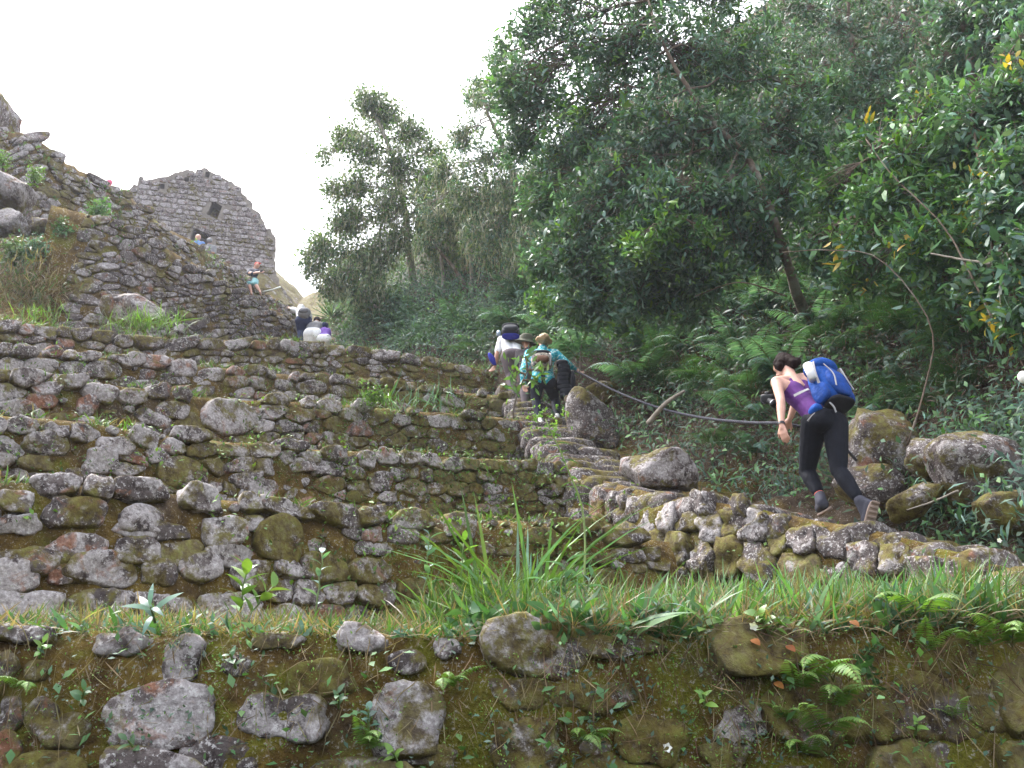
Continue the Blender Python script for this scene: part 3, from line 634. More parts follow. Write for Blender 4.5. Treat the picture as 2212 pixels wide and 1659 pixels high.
while t < hi[1]:
    hr = rr.uniform(.17, .27); x = lo[0]+rr.uniform(0, .3)
    while x < hi[0]:
        w = hr*rr.uniform(1.0, 2.0); cx_ = x+w/2; cy_ = t+hr/2-(cx_)*.0
        cs = [(cx_+dx*w*.30, cy_+dy*hr*.30) for dx in (-1, 1) for dy in (-1, 1)]
        pp = proj(fl.pt(cx_, cy_))
        if all(inside(c_, outl) for c_ in cs) and not any(inside(c_, p_) for c_ in cs+[(cx_, cy_)] for p_ in ops) and pp[1] < 690: cand.append((cx_, cy_, w, hr))
        x += w
    t += hr
rr.shuffle(cand); n_part = 0; rest = []
cand.sort(key=lambda q: -q[2]*q[3])
for (cx_, cy_, w, hr) in cand:
    th = np.linspace(0, 2*math.pi, 10, endpoint=False); ct, st = np.cos(th), np.sin(th); j = 1+rr.normal(0, .07, 10)
    poly = np.stack([cx_+w*.5*np.sign(ct)*np.abs(ct)**.55*j*.97, cy_+hr*.5*np.sign(st)*np.abs(st)**.55*j*.95], -1)
    Vv, Ff, s0 = stone_geo(fl, poly, rr.uniform(.02, .06), False, int(rr.integers(1, 9999)))
    if n_part < 300:
        o = link('stone', mesh_np('stone', Vv-s0, Ff, M_STONE_FAR), ruin, s0-rbase); stone_tint(o, rr.uniform(0, .15), rr.uniform(.4, .9), 0., rr.uniform(1.2, 1.9)); n_part += 1
    else: rest.append((Vv, Ff))
if rest:
    V_, F_ = join(rest); o = child('stones', V_, F_, M_STONE_FAR, ruin, rbase); o['kind'] = 'stuff'; stone_tint(o, .1, .5, 0, 1.2)
# ================================================================== plants
def rand_dir(rng, n):
    return norm(rng.normal(size=(n, 3)))
def leaf_arrays(pos, d, up, L, W, col, droop=.25, fold=.2, seg=2):
    """lens-shaped leaves: base, two pairs of side points, tip"""
    n = len(pos); d = norm(d); side = norm(np.cross(d, up)); nr = np.cross(side, d)
    L = np.broadcast_to(L, (n,))[:, None]; W = np.broadcast_to(W, (n,))[:, None]; droop = np.broadcast_to(droop, (n,))[:, None]
    def c(t): return pos+d*L*t*(1-.15*droop*t)-nr*droop*L*t*t
    v = [pos]
    st = ((.32, .95), (.68, .8)) if seg == 2 else ((.45, 1.),) if seg == 1 else ((.15, .6), (.38, 1.), (.62, .9), (.84, .5))
    for t, w in st:
        for s in (-1, 1): v.append(c(t)+side*s*W*w*.5+nr*fold*W*w*.5)
    v.append(c(1.))
    k = len(v); V = np.stack(v, 1).reshape(-1, 3); b = (np.arange(n)*k)[:, None]
    tri = np.concatenate([b+np.array([[0, 2, 1]]), b+np.array([[k-3, k-2, k-1]])])
    q = [b+np.array([[1+2*i, 2+2*i, 4+2*i, 3+2*i]]) for i in range(len(st)-1)]
    C = np.repeat(np.asarray(col)*np.ones((n, 3)), k, 0)
    return V, ([np.concatenate(q)] if q else [])+[tri], C
def join_c(parts):
    V, F = join([(p[0], p[1]) for p in parts]); return V, F, np.vstack([p[2] for p in parts])
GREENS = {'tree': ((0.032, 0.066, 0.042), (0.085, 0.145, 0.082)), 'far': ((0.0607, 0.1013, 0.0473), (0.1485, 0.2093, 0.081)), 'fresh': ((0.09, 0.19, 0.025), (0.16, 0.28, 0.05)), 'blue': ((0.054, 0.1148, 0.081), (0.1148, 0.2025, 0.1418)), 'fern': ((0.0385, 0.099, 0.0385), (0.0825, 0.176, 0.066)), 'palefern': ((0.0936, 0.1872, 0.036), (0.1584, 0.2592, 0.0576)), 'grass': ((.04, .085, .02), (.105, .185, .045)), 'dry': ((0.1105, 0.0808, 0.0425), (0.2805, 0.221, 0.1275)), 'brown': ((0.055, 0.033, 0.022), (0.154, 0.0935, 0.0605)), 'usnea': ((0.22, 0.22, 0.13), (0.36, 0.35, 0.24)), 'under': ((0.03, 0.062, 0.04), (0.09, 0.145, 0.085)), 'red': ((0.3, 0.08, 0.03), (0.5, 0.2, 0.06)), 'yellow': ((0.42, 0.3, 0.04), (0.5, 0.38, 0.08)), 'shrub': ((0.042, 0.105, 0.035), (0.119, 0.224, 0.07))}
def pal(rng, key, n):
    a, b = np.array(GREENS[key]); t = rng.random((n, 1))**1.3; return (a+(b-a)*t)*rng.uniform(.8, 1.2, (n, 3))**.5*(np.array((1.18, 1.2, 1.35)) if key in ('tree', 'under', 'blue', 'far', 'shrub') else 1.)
UP = np.array((0, 0, 1.))
def sag_line(a, b, n, sag, rng, wob=.05):
    t = np.linspace(0, 1, n)[:, None]; L = np.linalg.norm(b-a); p = a+(b-a)*t+UP*(sag*L*4*t*(1-t))
    w = rng.normal(size=(n, 3))*wob*L; w[0] = w[-1] = 0; return p+w*.5
def tree(name, label, cat, trunk, rad, blobs, rng, leaf=(.11, .03), per=10, keys=(('tree', 1.),), bark=None, mat=None, tips=1.0, gapf=-.25, group=None, usnea=0., upw=.35, twig=.008, seg=2, noise_f=1.3, trunk_label=None, spread=.16):
    trunk = spline(np.array(trunk), 24); base = trunk[0]; root = empty(name, base, label, cat, group)
    rads = np.interp(np.linspace(0, 1, 24), np.linspace(0, 1, len(rad)), rad)
    tr = trunk+fbm(trunk*2.5, 3, 5)[:, None]*.05
    child('trunk', *(lambda t: (t[0], t[1]))(tube(tr, rads, 9)), bark or M_BARK, root, base)
    br, lv = [], []
    for (c, r, nt) in blobs:
        c = np.asarray(c); r = np.asarray(r)*np.ones(3); nt = int(nt*tips)
        k = np.argmin(np.linalg.norm(tr-c, axis=1)+np.maximum(0, tr[:, 2]-c[2])*1.5); k = max(k, int(rng.integers(4, 15))); a = tr[k]
        limb = sag_line(a, c, 9, .06, rng, .05); br.append(tube(limb, np.linspace(max(.018, rads[k]*.45), .012, 9), 6, False))
        u = rand_dir(rng, nt)*(rng.random((nt, 1))**.45); tp = c+u*r
        keep = fbm(tp*noise_f, 3, 21) > gapf+.0; tp, u = tp[keep], u[keep]; nt = len(tp)
        if not nt: continue
        for i in range(0, nt, 2):
            s = limb[rng.integers(4, 9)]; br.append(tube(sag_line(s, tp[i], 4, .05, rng, .06), np.linspace(twig, twig*.35, 4), 3, False))
        td = norm(u+UP*upw+rng.normal(0, .35, (nt, 3)))
        n = nt*per; P_ = np.repeat(tp, per, 0); T_ = np.repeat(td, per, 0)
        P_ = P_-T_*(rng.random((n, 1))*spread*1.3)+rng.normal(0, spread*.35, (n, 3))
        d = norm(T_*.55+rand_dir(rng, n)*.85); Lf = leaf[0]*rng.uniform(.6, 1.25, n)*np.repeat(rng.uniform(.6, 1.3, nt), per)
        kk = rng.choice(len(keys), nt, p=np.array([q[1] for q in keys])/sum(q[1] for q in keys)); kk = np.repeat(kk, per)
        col = np.zeros((n, 3))
        for j, (kn, _) in enumerate(keys):
            m = kk == j
            if m.any(): col[m] = pal(rng, kn, m.sum())
        lv.append(leaf_arrays(P_, d, norm(T_+rng.normal(0, .5, (n, 3))+UP*.5), Lf, Lf*leaf[1]/leaf[0]*rng.uniform(.8, 1.2, n), col, rng.uniform(0, .45, n), .2, seg))
        if usnea:
            m = int(nt*usnea*6); i = rng.integers(0, nt, m); p_ = tp[i]+rng.normal(0, .12, (m, 3))
            lv.append(leaf_arrays(p_, norm(np.stack([rng.normal(0, .25, m), rng.normal(0, .25, m), -np.ones(m)], -1)), rand_dir(rng, m), rng.uniform(.12, .4, m), rng.uniform(.008, .02, m), pal(rng, 'usnea', m), .1, 0., 1))
    V, F = join(br); child('branches', V, F, bark or M_BARK, root, base)
    V, F, C = join_c(lv); o = child('crown', V, F, mat or M_LEAF, root, base, col=C)
    return root
def blob(px, py, D, rpx, nt, ry=1., dz=1.):
    c = P(px, py, D); m = (c[1]*math.cos(PITCH)+c[2]*math.sin(PITCH))/FOC
    return (c, (rpx*m, rpx*m*ry, rpx*m*dz), nt)
rv = np.random.default_rng(3)
# --- the big leaning tree
tA = [P(1740, 680, 12.2), P(1705, 590, 11.3), P(1668, 470, 10.75), P(1620, 350, 10.55), P(1545, 270, 10.55), P(1480, 180, 10.6), P(1430, 90, 10.6), P(1400, 0, 10.7)]
bl = [blob(1480, 120, 11.0, 130, 170), blob(1330, 110, 11.3, 120, 150), blob(1600, 130, 11.3, 120, 150), blob(1230, 60, 11.5, 95, 90), blob(1400, 0, 11.3, 120, 100), blob(1560, 0, 11.4, 130, 120), blob(1150, 190, 12.0, 95, 100), blob(1270, 250, 11.5, 115, 140), blob(1420, 280, 10.9, 120, 160), blob(1560, 300, 10.8, 110, 130), blob(1700, 280, 11.2, 110, 130),
      blob(1300, 390, 11.2, 110, 150), blob(1450, 430, 10.7, 110, 160), blob(1580, 440, 10.7, 95, 120), blob(1700, 420, 11.0, 95, 110), blob(1250, 520, 11.6, 95, 120), blob(1380, 540, 11.0, 105, 150), blob(1520, 560, 10.8, 95, 120), blob(1640, 540, 11.1, 70, 70), blob(1260, 640, 11.8, 85, 100), blob(1380, 640, 11.4, 75, 80), blob(1090, 170, 12.3, 55, 40), blob(1170, 560, 12.3, 60, 60), blob(1140, 60, 11.9, 50, 40), blob(1180, 0, 11.8, 60, 40), blob(1110, 200, 12.4, 60, 50), blob(1250, 660, 12.2, 50, 50), blob(1480, 640, 11.4, 80, 80), blob(1330, 560, 11.6, 90, 100), blob(1180, 430, 12.2, 80, 80), blob(1220, 330, 12, 90, 100), blob(1120, 300, 12.6, 60, 60), blob(1100, 110, 12.4, 50, 36), blob(1740, 360, 11.6, 80, 80), blob(1760, 200, 11.8, 80, 80)]
tree('broadleaf_tree', 'big dark green tree leaning over the path from the bank', 'tree', tA, [.085, .066, .054, .044, .036, .03, .024, .016], bl, rv, leaf=(.12, .036), per=11, keys=(('tree', .55), ('blue', .28), ('fresh', .05), ('shrub', .12)), tips=1.7, gapf=-.33, upw=.5)
# bright young shoots at the ends of its lower boughs are a shrub of their own, in front of the bank
for lab, pts in (('shrub with bright fresh shoots just above the turquoise hiker', [blob(1170, 570, 13.4, 40, 36), blob(1225, 620, 13.2, 50, 50), blob(1310, 665, 13.0, 55, 50), blob(1165, 640, 13.6, 36, 30), blob(1340, 640, 12.8, 50, 46)]),
                 ('bright green shrub in the shade midway between the hikers', [blob(1440, 470, 10.3, 50, 30), blob(1390, 520, 10.3, 45, 26), blob(1520, 490, 10.3, 45, 26)])):
    c0 = pts[0][0]; b0, _ = hill_at(*(proj(c0)+np.array((60, 120))))
    tree('shrub', lab, 'shrub', [b0, (b0+c0)/2+UP*.1, c0], [.03, .02, .01], pts, rv, leaf=(.12, .036), per=9, keys=(('fresh', .35), ('shrub', .65)), upw=.8, gapf=-.4)
# --- trees behind it, further up
tB = [P(1190, 640, 18.2), P(1170, 520, 18), P(1120, 400, 17.8), P(1080, 300, 17.6), P(1050, 240, 17.5)]
bl = [blob(1060, 240, 17.5, 70, 70), blob(1130, 300, 17.3, 80, 90), blob(1040, 340, 17.6, 70, 80), blob(1100, 420, 17.4, 80, 100), blob(1180, 430, 17.0, 80, 90), blob(1010, 430, 18.0, 60, 60), blob(1060, 520, 17.8, 75, 80), blob(1150, 540, 17.2, 75, 80), blob(1000, 300, 18.2, 35, 22), blob(960, 370, 18.4, 45, 44), blob(1005, 290, 18.2, 48, 50), blob(1035, 200, 18, 45, 44), blob(1085, 130, 17.8, 50, 50), blob(930, 440, 18.6, 45, 44), blob(1200, 340, 16.8, 80, 90)]
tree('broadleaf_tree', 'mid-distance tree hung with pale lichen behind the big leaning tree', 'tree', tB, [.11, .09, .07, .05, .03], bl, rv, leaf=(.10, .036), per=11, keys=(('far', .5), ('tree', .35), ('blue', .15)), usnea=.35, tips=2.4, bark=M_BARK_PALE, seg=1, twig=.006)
tC = [P(905, 650, 21.5), P(885, 560, 21.4), P(872, 440, 21.2), P(845, 330, 21), P(810, 250, 21), P(790, 200, 21)]
bl = [blob(795, 215, 21, 45, 50), blob(745, 290, 21, 42, 44), blob(835, 245, 21.2, 50, 54), blob(880, 290, 21, 45, 40), blob(790, 320, 20.8, 55, 60), blob(860, 360, 20.8, 60, 70), blob(770, 400, 20.8, 50, 44), blob(930, 390, 20.6, 55, 60), blob(840, 440, 20.6, 60, 60), blob(760, 470, 20.8, 42, 34), blob(920, 470, 20.4, 60, 60), blob(985, 420, 20.4, 50, 46), blob(850, 520, 20.6, 55, 48), blob(960, 540, 20.2, 60, 60), blob(905, 280, 21, 25, 14), blob(940, 330, 21, 40, 30), blob(700, 330, 21.2, 22, 12), blob(720, 410, 21, 35, 24), blob(800, 560, 20.8, 50, 40), blob(960, 470, 20, 50, 40)]
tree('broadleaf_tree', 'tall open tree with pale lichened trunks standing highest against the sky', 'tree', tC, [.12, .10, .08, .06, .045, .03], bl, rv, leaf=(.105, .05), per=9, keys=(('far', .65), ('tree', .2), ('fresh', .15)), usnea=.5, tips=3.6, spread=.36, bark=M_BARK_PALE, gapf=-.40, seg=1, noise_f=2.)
tD = [P(800, 690, 21.5), P(770, 620, 21.3), P(730, 560, 21.2), P(700, 520, 21)]
bl = [blob(700, 530, 21, 45, 50), blob(745, 480, 21, 45, 46), blob(680, 580, 21, 32, 30), blob(750, 560, 20.8, 55, 64), blob(720, 610, 20.8, 45, 50), blob(800, 560, 20.6, 55, 60), blob(790, 630, 20.4, 55, 60), blob(665, 550, 21.2, 18, 10)]
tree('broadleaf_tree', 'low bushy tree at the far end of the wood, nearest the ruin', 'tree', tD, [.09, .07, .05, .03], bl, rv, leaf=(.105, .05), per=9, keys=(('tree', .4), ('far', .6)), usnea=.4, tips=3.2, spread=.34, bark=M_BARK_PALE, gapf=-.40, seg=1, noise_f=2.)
# slim pale stems in the wood
for i, (x0, y0, x1, y1, D, nb) in enumerate([(960, 680, 915, 420, 20, 2), (1010, 700, 1000, 450, 19.5, 2), (830, 700, 745, 590, 20.5, 1), (1010, 640, 930, 520, 19.6, 1)]):
    a, b = P(x0, y0, D), P(x1, y1, D-.3)
    tree('slim_tree', ['slim pale-stemmed tree in the gloom left of the wood\'s middle', 'slim pale-stemmed tree close beside the lichen-hung tree', 'slanting pale slim tree low at the far end of the wood', 'reddish slanting slim tree deep in the wood'][i], 'tree', [a, a*.5+b*.5+np.array((.15, 0, 0)), b], [.05, .04, .02], [blob(x1, y1, D-.3, 40, 26)]+([blob(x1+30, y1+60, D-.3, 36, 20)] if nb > 1 else []), rv, leaf=(.10, .04), per=8, keys=(('far', .6), ('tree', .4)), bark=M_BARK_PALE if i != 3 else M_BARK, usnea=.3, tips=2.4, seg=1)
# --- right-hand growth
tE = [P(2080, 720, 9.3), P(2040, 600, 9.1), P(2000, 480, 9.0), P(1960, 380, 9.0), P(1930, 300, 9.0)]
bl = [blob(1960, 330, 9.0, 85, 60), blob(2040, 420, 8.9, 85, 60), blob(1900, 430, 9.2, 75, 50), blob(1990, 520, 8.9, 85, 56), blob(2100, 540, 8.7, 85, 50), blob(1850, 500, 9.4, 65, 36), blob(1800, 420, 10.2, 80, 56), blob(1880, 330, 10.0, 85, 60), blob(1760, 540, 10.4, 60, 40), blob(1860, 580, 9.8, 70, 44), blob(2030, 620, 9.2, 75, 44), blob(2000, 250, 9.6, 90, 60)]
tree('shrub', 'tall shrub with long arching stems and yellowing leaves on the bank', 'shrub', tE, [.03, .025, .02, .015, .01], bl, rv, leaf=(.13, .042), per=8, keys=(('shrub', .62), ('blue', .22), ('fresh', .12), ('yellow', .02)), spread=.2, upw=.6, gapf=-.35, tips=2.2)
tF = [P(2190, 640, 8.2), P(2150, 500, 8.2), P(2120, 380, 8.3), P(2100, 250, 8.5)]
bl = [blob(2120, 260, 8.5, 110, 70), blob(2210, 350, 8.0, 100, 60), blob(2160, 460, 8.1, 90, 56), blob(2200, 200, 8.3, 100, 56), blob(2230, 560, 7.8, 80, 40), blob(2130, 620, 8.4, 75, 40), blob(2210, 680, 8.0, 70, 36), blob(2240, 100, 8.6, 100, 50), blob(2060, 340, 9.0, 80, 44)]
tree('shrub', 'leafy vine-hung shrub filling the upper right edge', 'shrub', tF, [.03, .025, .02, .012], bl, rv, leaf=(.13, .048), per=8, keys=(('under', .35), ('blue', .35), ('shrub', .28), ('yellow', .02)), spread=.2, gapf=-.33, tips=2.2)
tG = [P(1860, 420, 14), P(1850, 250, 13.8), P(1840, 100, 13.6), P(1830, -20, 13.6)]
bl = [blob(1820, 60, 13.6, 110, 90), blob(1900, 160, 13.2, 100, 90), blob(1790, 200, 13.4, 90, 70), blob(1960, 40, 13, 100, 80), blob(1860, -20, 13.6, 110, 60), blob(1700, 20, 13.8, 90, 60), blob(1850, 290, 13.2, 90, 70), blob(1760, 320, 13, 90, 70), blob(1700, 130, 13.4, 90, 70), blob(1950, 230, 12.6, 90, 70), blob(1780, 420, 12.6, 80, 60)]
tree('broadleaf_tree', 'dark tree behind the leaning tree at the top of the bank', 'tree', tG, [.09, .07, .05, .03], bl, rv, leaf=(.11, .04), per=10, keys=(('tree', .5), ('under', .25), ('blue', .25)), seg=1, tips=2.2)
tH = [P(2110, 220, 11), P(2090, 100, 10.9), P(2070, 0, 10.9)]
bl = [blob(2080, 40, 10.9, 110, 80), blob(2180, 60, 10.3, 110, 76), blob(2020, 130, 11.2, 95, 66), blob(2150, -20, 10.5, 100, 50)]
tree('broadleaf_tree', 'dark leafy tree in the top right corner', 'tree', tH, [.07, .05, .03], bl, rv, leaf=(.12, .045), per=10, keys=(('under', .4), ('blue', .35), ('tree', .25)), seg=2, tips=2.0)
# --- undergrowth covering the bank: one mass of leaves nobody could count
def scatter_hill(n, rng, bmin=0., bmax=5.):
    a = rng.random(n)*8.2+.6; b = bmin+rng.random(n)*(bmax-bmin)
    i = np.clip((a/9*259).astype(int), 0, 259); j = np.clip((b/5*149).astype(int), 0, 149)
    return _G[i, j], _nrm[i, j], b
ru = np.random.default_rng(31)
p0, n0, b0 = scatter_hill(6900, ru, .22, 5); lv = []
typ = ru.random(len(p0)); pp = proj(p0)
brown = fbm(p0*.5, 3, 44) > .12
for t_, cnt, L0, W0, dr in ((0, 26, .11, .04, .3), (1, 22, .15, .022, .5)):
    m = (typ < .6) == (t_ == 0); c, nn = p0[m], n0[m]; k = cnt; n = len(c)*k
    P_ = np.repeat(c, k, 0); N_ = np.repeat(nn, k, 0); rad = np.repeat(ru.uniform(.12, .34, len(c)), k)[:, None]
    P_ = P_+N_*ru.random((n, 1))*.30+ru.normal(size=(n, 3))*rad*.8
    d = norm(N_*.6+UP*(.1 if t_ == 0 else -.55)+rand_dir(ru, n)*.9); Lf = L0*ru.uniform(.5, 1.3, n)
    bb = np.repeat(brown[m] & (pp[m][:, 1] > 520) & (typ[m] > .35), k); col = pal(ru, 'under', n); col2 = pal(ru, 'blue' if t_ else 'shrub', n); s = np.repeat(ru.random(len(c)) < .45, k); col[s] = col2[s]
    col[bb] = pal(ru, 'brown', int(bb.sum())); lv.append(leaf_arrays(P_, d, N_+rand_dir(ru, n)*.5, Lf, W0*ru.uniform(.6, 1.3, n)*np.where(bb, .35, 1.), col, dr, .2, 1))
V, F, C = join_c(lv); o = link('undergrowth', mesh_np('undergrowth', V, F, M_LEAF_DULL, col=C)); tag(o, 'dense undergrowth of leaves and dead fronds covering the bank', 'undergrowth', None, 'stuff')
# ================================================================== ferns, grasses and weeds
def frond_mesh(name, rng, key, Lf=.7, pairs=26, wid=.22, curve=.9, sub=False):
    t = np.linspace(.12, 1, pairs); th = curve*t**1.4
    # rachis rises along +X then bends down
    tt = np.linspace(0, 1, 18); ang = .75-curve*1.5*tt**1.3
    rx = np.concatenate([[0], np.cumsum(np.cos(ang[:-1]))])/17*Lf; rz = np.concatenate([[0], np.cumsum(np.sin(ang[:-1]))])/17*Lf
    R = np.stack([rx, 0*rx, rz], -1); parts = []
    V, F = tube(R, np.linspace(.006, .0015, 18)*(Lf/.7), 4, False); parts.append((V, F, np.tile(np.array((.11, .12, .035)), (len(V), 1))))
    p = np.stack([np.interp(t, tt, rx), 0*t, np.interp(t, tt, rz)], -1); a = np.interp(t, tt, ang)
    fw = np.stack([np.cos(a), 0*a, np.sin(a)], -1); nr = np.stack([-np.sin(a), 0*a, np.cos(a)], -1)
    prof = np.sin(np.clip(t*1.05, 0, 1)**.55*math.pi)**.8*.9+.1*(1-t); prof = np.clip(prof, .05, 1)
    for s in (-1, 1):
        d = norm(np.array((0, s, 0))*1.+fw*.38-nr*.18+rng.normal(0, .05, (pairs, 3))); Lp = wid*Lf/.7*prof*rng.uniform(.9, 1.1, pairs)
        if not sub:
            parts.append(leaf_arrays(p, d, nr+rng.normal(0, .1, (pairs, 3)), Lp, np.maximum(.012, .085*Lp+.013*Lf), pal(rng, key, pairs), .28, .15, 4))
        else:
            k = 9; tp = np.linspace(.06, .97, k); PP = (p[:, None]+d[:, None]*Lp[:, None, None]*tp[None, :, None]-nr[:, None]*.28*(Lp[:, None, None])*tp[None, :, None]**2).reshape(-1, 3)
            D_ = np.repeat(d, k, 0); Nn = np.repeat(nr, k, 0); sd = np.cross(D_, Nn); l2 = (np.repeat(Lp, k)*.16*(1.1-np.tile(tp, pairs)*.8)); C = np.repeat(pal(rng, key, pairs), k, 0)
            for q in (-1, 1): parts.append(leaf_arrays(PP, norm(sd*q+D_*.45), Nn, l2, l2*.45, C, .2, .1, 1))
    V, F, C = join_c(parts); return mesh_np(name, V, F, M_FERN, col=C)
rf = np.random.default_rng(17)
FR_BIG = [frond_mesh('frond', rf, 'fern', .8, 24, .20, c, True) for c in (.8, 1.1, 1.4)]
FR_BLUE = [frond_mesh('frond', rf, 'blue', .8, 26, .17, c) for c in (.9, 1.2, 1.6)]
FR_PALE = [frond_mesh('frond', rf, 'palefern', .3, 20, .17, c) for c in (.7, 1.0, 1.4)]
def rot_to(d, up, s):
    d = norm(d); side = norm(np.cross(up, d)); u = np.cross(d, side)
    return Matrix(((d[0]*s, side[0]*s, u[0]*s), (d[1]*s, side[1]*s, u[1]*s), (d[2]*s, side[2]*s, u[2]*s)))
def fern(name, label, base, out, protos, n, scale, rng, spread=1.2, group=None, cat='fern'):
    r = empty(name, base, label, cat, group); a0 = math.atan2(out[1], out[0])
    for i in range(n):
        a = a0+spread*((i+.5)/n*2-1)+rng.normal(0, .15); d = np.array((math.cos(a), math.sin(a), rng.uniform(-.15, .35)))
        o = link('frond', protos[rng.integers(0, len(protos))], r); o.matrix_local = rot_to(d, UP+rng.normal(0, .12, 3), scale*rng.uniform(.75, 1.2)).to_4x4()
    return r
OUT = np.array((-.25, -1., 0))
big = [(1985, 745, 'widest bright fern arching over the rocks right of the blue backpack', 1.15, 7, FR_BIG), (1880, 640, 'dark fern hanging in the shade above the blue backpack', 1.0, 6, FR_BLUE), (2090, 660, 'fern high on the bank right of the widest fern', 1.0, 7, FR_BIG), (1775, 745, 'blue-green fern fronds just left of the hiker\'s head', .9, 5, FR_BLUE),
       (2150, 560, 'large fern drooping near the right edge, highest of the ferns', 1.1, 7, FR_BLUE), (2190, 760, 'fern at the right edge beneath the vine-hung shrub', 1.0, 6, FR_BIG), (1930, 820, 'short fern between the backpack and the rust-stained rock', .7, 5, FR_BIG), (2110, 860, 'fern above the biggest smooth boulder', .8, 6, FR_BIG), (1250, 690, 'fern tuft just right of the blonde hiker\'s head', .8, 5, FR_BIG),
       (1040, 735, 'fern left of the dark backpack on the crest', .9, 5, FR_BIG), (1360, 745, 'fern halfway along the rope, above it', .8, 6, FR_BLUE), (1500, 770, 'drooping fern over the sag of the rope', .8, 6, FR_BLUE), (1600, 800, 'fern just above the rope\'s lower end', .75, 6, FR_BLUE), (1450, 900, 'fern below the middle of the rope', .6, 5, FR_BIG), (1560, 990, 'low fern right of the flat-topped boulder', .6, 6, FR_BIG), (1640, 1000, 'low fern between the flat-topped boulder and the hiker\'s legs', .6, 6, FR_BLUE), (1700, 850, 'fern behind the hiker\'s bent shoulder', .8, 5, FR_BLUE), (2040, 900, 'fern hanging over the squarish boulder', .7, 5, FR_BIG)]
for px, py, lab, sc, n, pr in big:
    b, nn = hill_at(px, py); fern('fern', lab, b+nn*.10, OUT+nn*.6, pr, n, sc*1.25, rf, 1.3)
for k in range(64):                                        # alike ferns crowding the shaded bank
    px = rf.uniform(1060, 2230); lo = np.interp(px, [1060, 1260, 1500, 1750, 2230], [720, 800, 930, 960, 960]); hi_ = np.interp(px, [1060, 1260, 1500, 1750, 2230], [660, 640, 640, 640, 480])
    py = rf.uniform(hi_, lo); b, nn = hill_at(px, py)
    fern('fern', 'one of many alike shade ferns crowding the bank above the stairs', b+nn*.12, OUT+nn*.6, FR_BLUE if k % 3 else FR_BIG, 5, rf.uniform(.8, 1.35), rf, 1.5, 'shade ferns crowding the bank')
for k in range(30):
    px = rf.uniform(750, 1060); py = np.interp(px, [750, 820, 1060], [700, 690, 730])+rf.uniform(-30, 45); b, nn = hill_at(px, py)
    fern('fern', 'one of many alike far ferns on the bank above the crest', b-nn*.03, OUT+nn*.6, FR_BLUE if k % 2 else FR_BIG, 5, rf.uniform(.8, 1.3), rf, 1.4, 'far ferns above the crest')
# pale little ferns rooted in the lowest wall
def t1(px, py, off=.04):
    a, b = T1.find(px, py); return T1.pt(a, b, off)
small = [(1790, 1480, 'brightest pale fern arching to the side on the lowest wall', 2.0, 2), (1715, 1495, 'pale fern left of the brightest fern\'s root', 1.5, 3), (1790, 1540, 'pale fern just below the brightest fern', 1.5, 3), (1690, 1555, 'small pale fern low beside the mossy rock', 1.0, 3), (1770, 1600, 'long dull fern hanging near the bottom edge', 1.7, 2), (965, 1490, 'small drooping pale fern above the moss streak', 1.0, 4), (1250, 1610, 'pale drooping fern on the bottom edge, mid picture', 1.2, 4), (1985, 1345, 'feathery fern under the strap-leaved grass', 1.6, 2), (1990, 1410, 'pale fern below the feathery fern', 1.5, 2), (2110, 1410, 'small fern by the lower right corner\'s mossy mound', 1.3, 3), (790, 1620, 'small fern beneath a round-leaved sprig, bottom edge', 1.0, 4), (2180, 1400, 'fern cut by the right edge on the lowest wall', 1.5, 4), (1730, 1640, 'little fern tip on the bottom edge under the pale ferns', 1.2, 2), (2050, 1560, 'tiny fern in the lower right corner', 1.0, 3), (70, 1500, 'tiny dull fern at the left edge on the lowest wall', .8, 3)]
for px, py, lab, sc, n in small:
    fern('fern', lab, t1(px, py), np.array((rf.uniform(-.6, .8), -1, .1)), FR_PALE, n, sc*.62, rf, .9)
# --- grass and weeds
def strip_pts(wall, px0, px1, n, rng, back=(0, .9), front=.0):
    px = rng.uniform(px0, px1, n); s = np.interp(px, wall.px, wall.s); bk = rng.uniform(back[0], back[1], n); p = wall.pt(s, wall.h(s), -bk); p[:, 2] += -.03+(.275*np.clip(bk-.06, 0, 9) if wall is T1 else 0); return p
def blades(p, rng, L, W, key, tilt=.5, droop=(.2, .9), seg=4, upz=1.):
    n = len(p); d = norm(np.stack([rng.normal(0, tilt, n), rng.normal(-.15, tilt, n), np.full(n, upz)], -1)); Lf = L*rng.uniform(.5, 1.3, n)
    return leaf_arrays(p, d, norm(rng.normal(size=(n, 3))*np.array((1, 1, .2))), Lf, W*rng.uniform(.6, 1.3, n), pal(rng, key, n), rng.uniform(*droop, n), .25, seg)
rg = np.random.default_rng(23); lv = []
lv.append(blades(strip_pts(T1, -60, 1300, 4200, rg, (-.03, .9)), rg, .13, .006, 'dry', 1.2)); lv.append(blades(strip_pts(T1, -60, 1300, 900, rg, (-.03, .9)), rg, .08, .024, 'blue', .9)); lv.append(blades(strip_pts(T1, -60, 2200, 900, rg, (-.03, .9)), rg, .09, .028, 'fern', .9))
lv.append(blades(strip_pts(T1, -60, 1300, 1300, rg, (-.02, 1.0)), rg, .13, .009, 'grass', .6))
q = strip_pts(T1, 900, 1500, 2400, rg, (.1, 1.5)); q = q[fbm(q*1.9, 3, 73) > .0]; lv.append(blades(q, rg, .34, .010, 'grass', .5)); lv.append(blades(q[::3], rg, .3, .006, 'dry', .6))
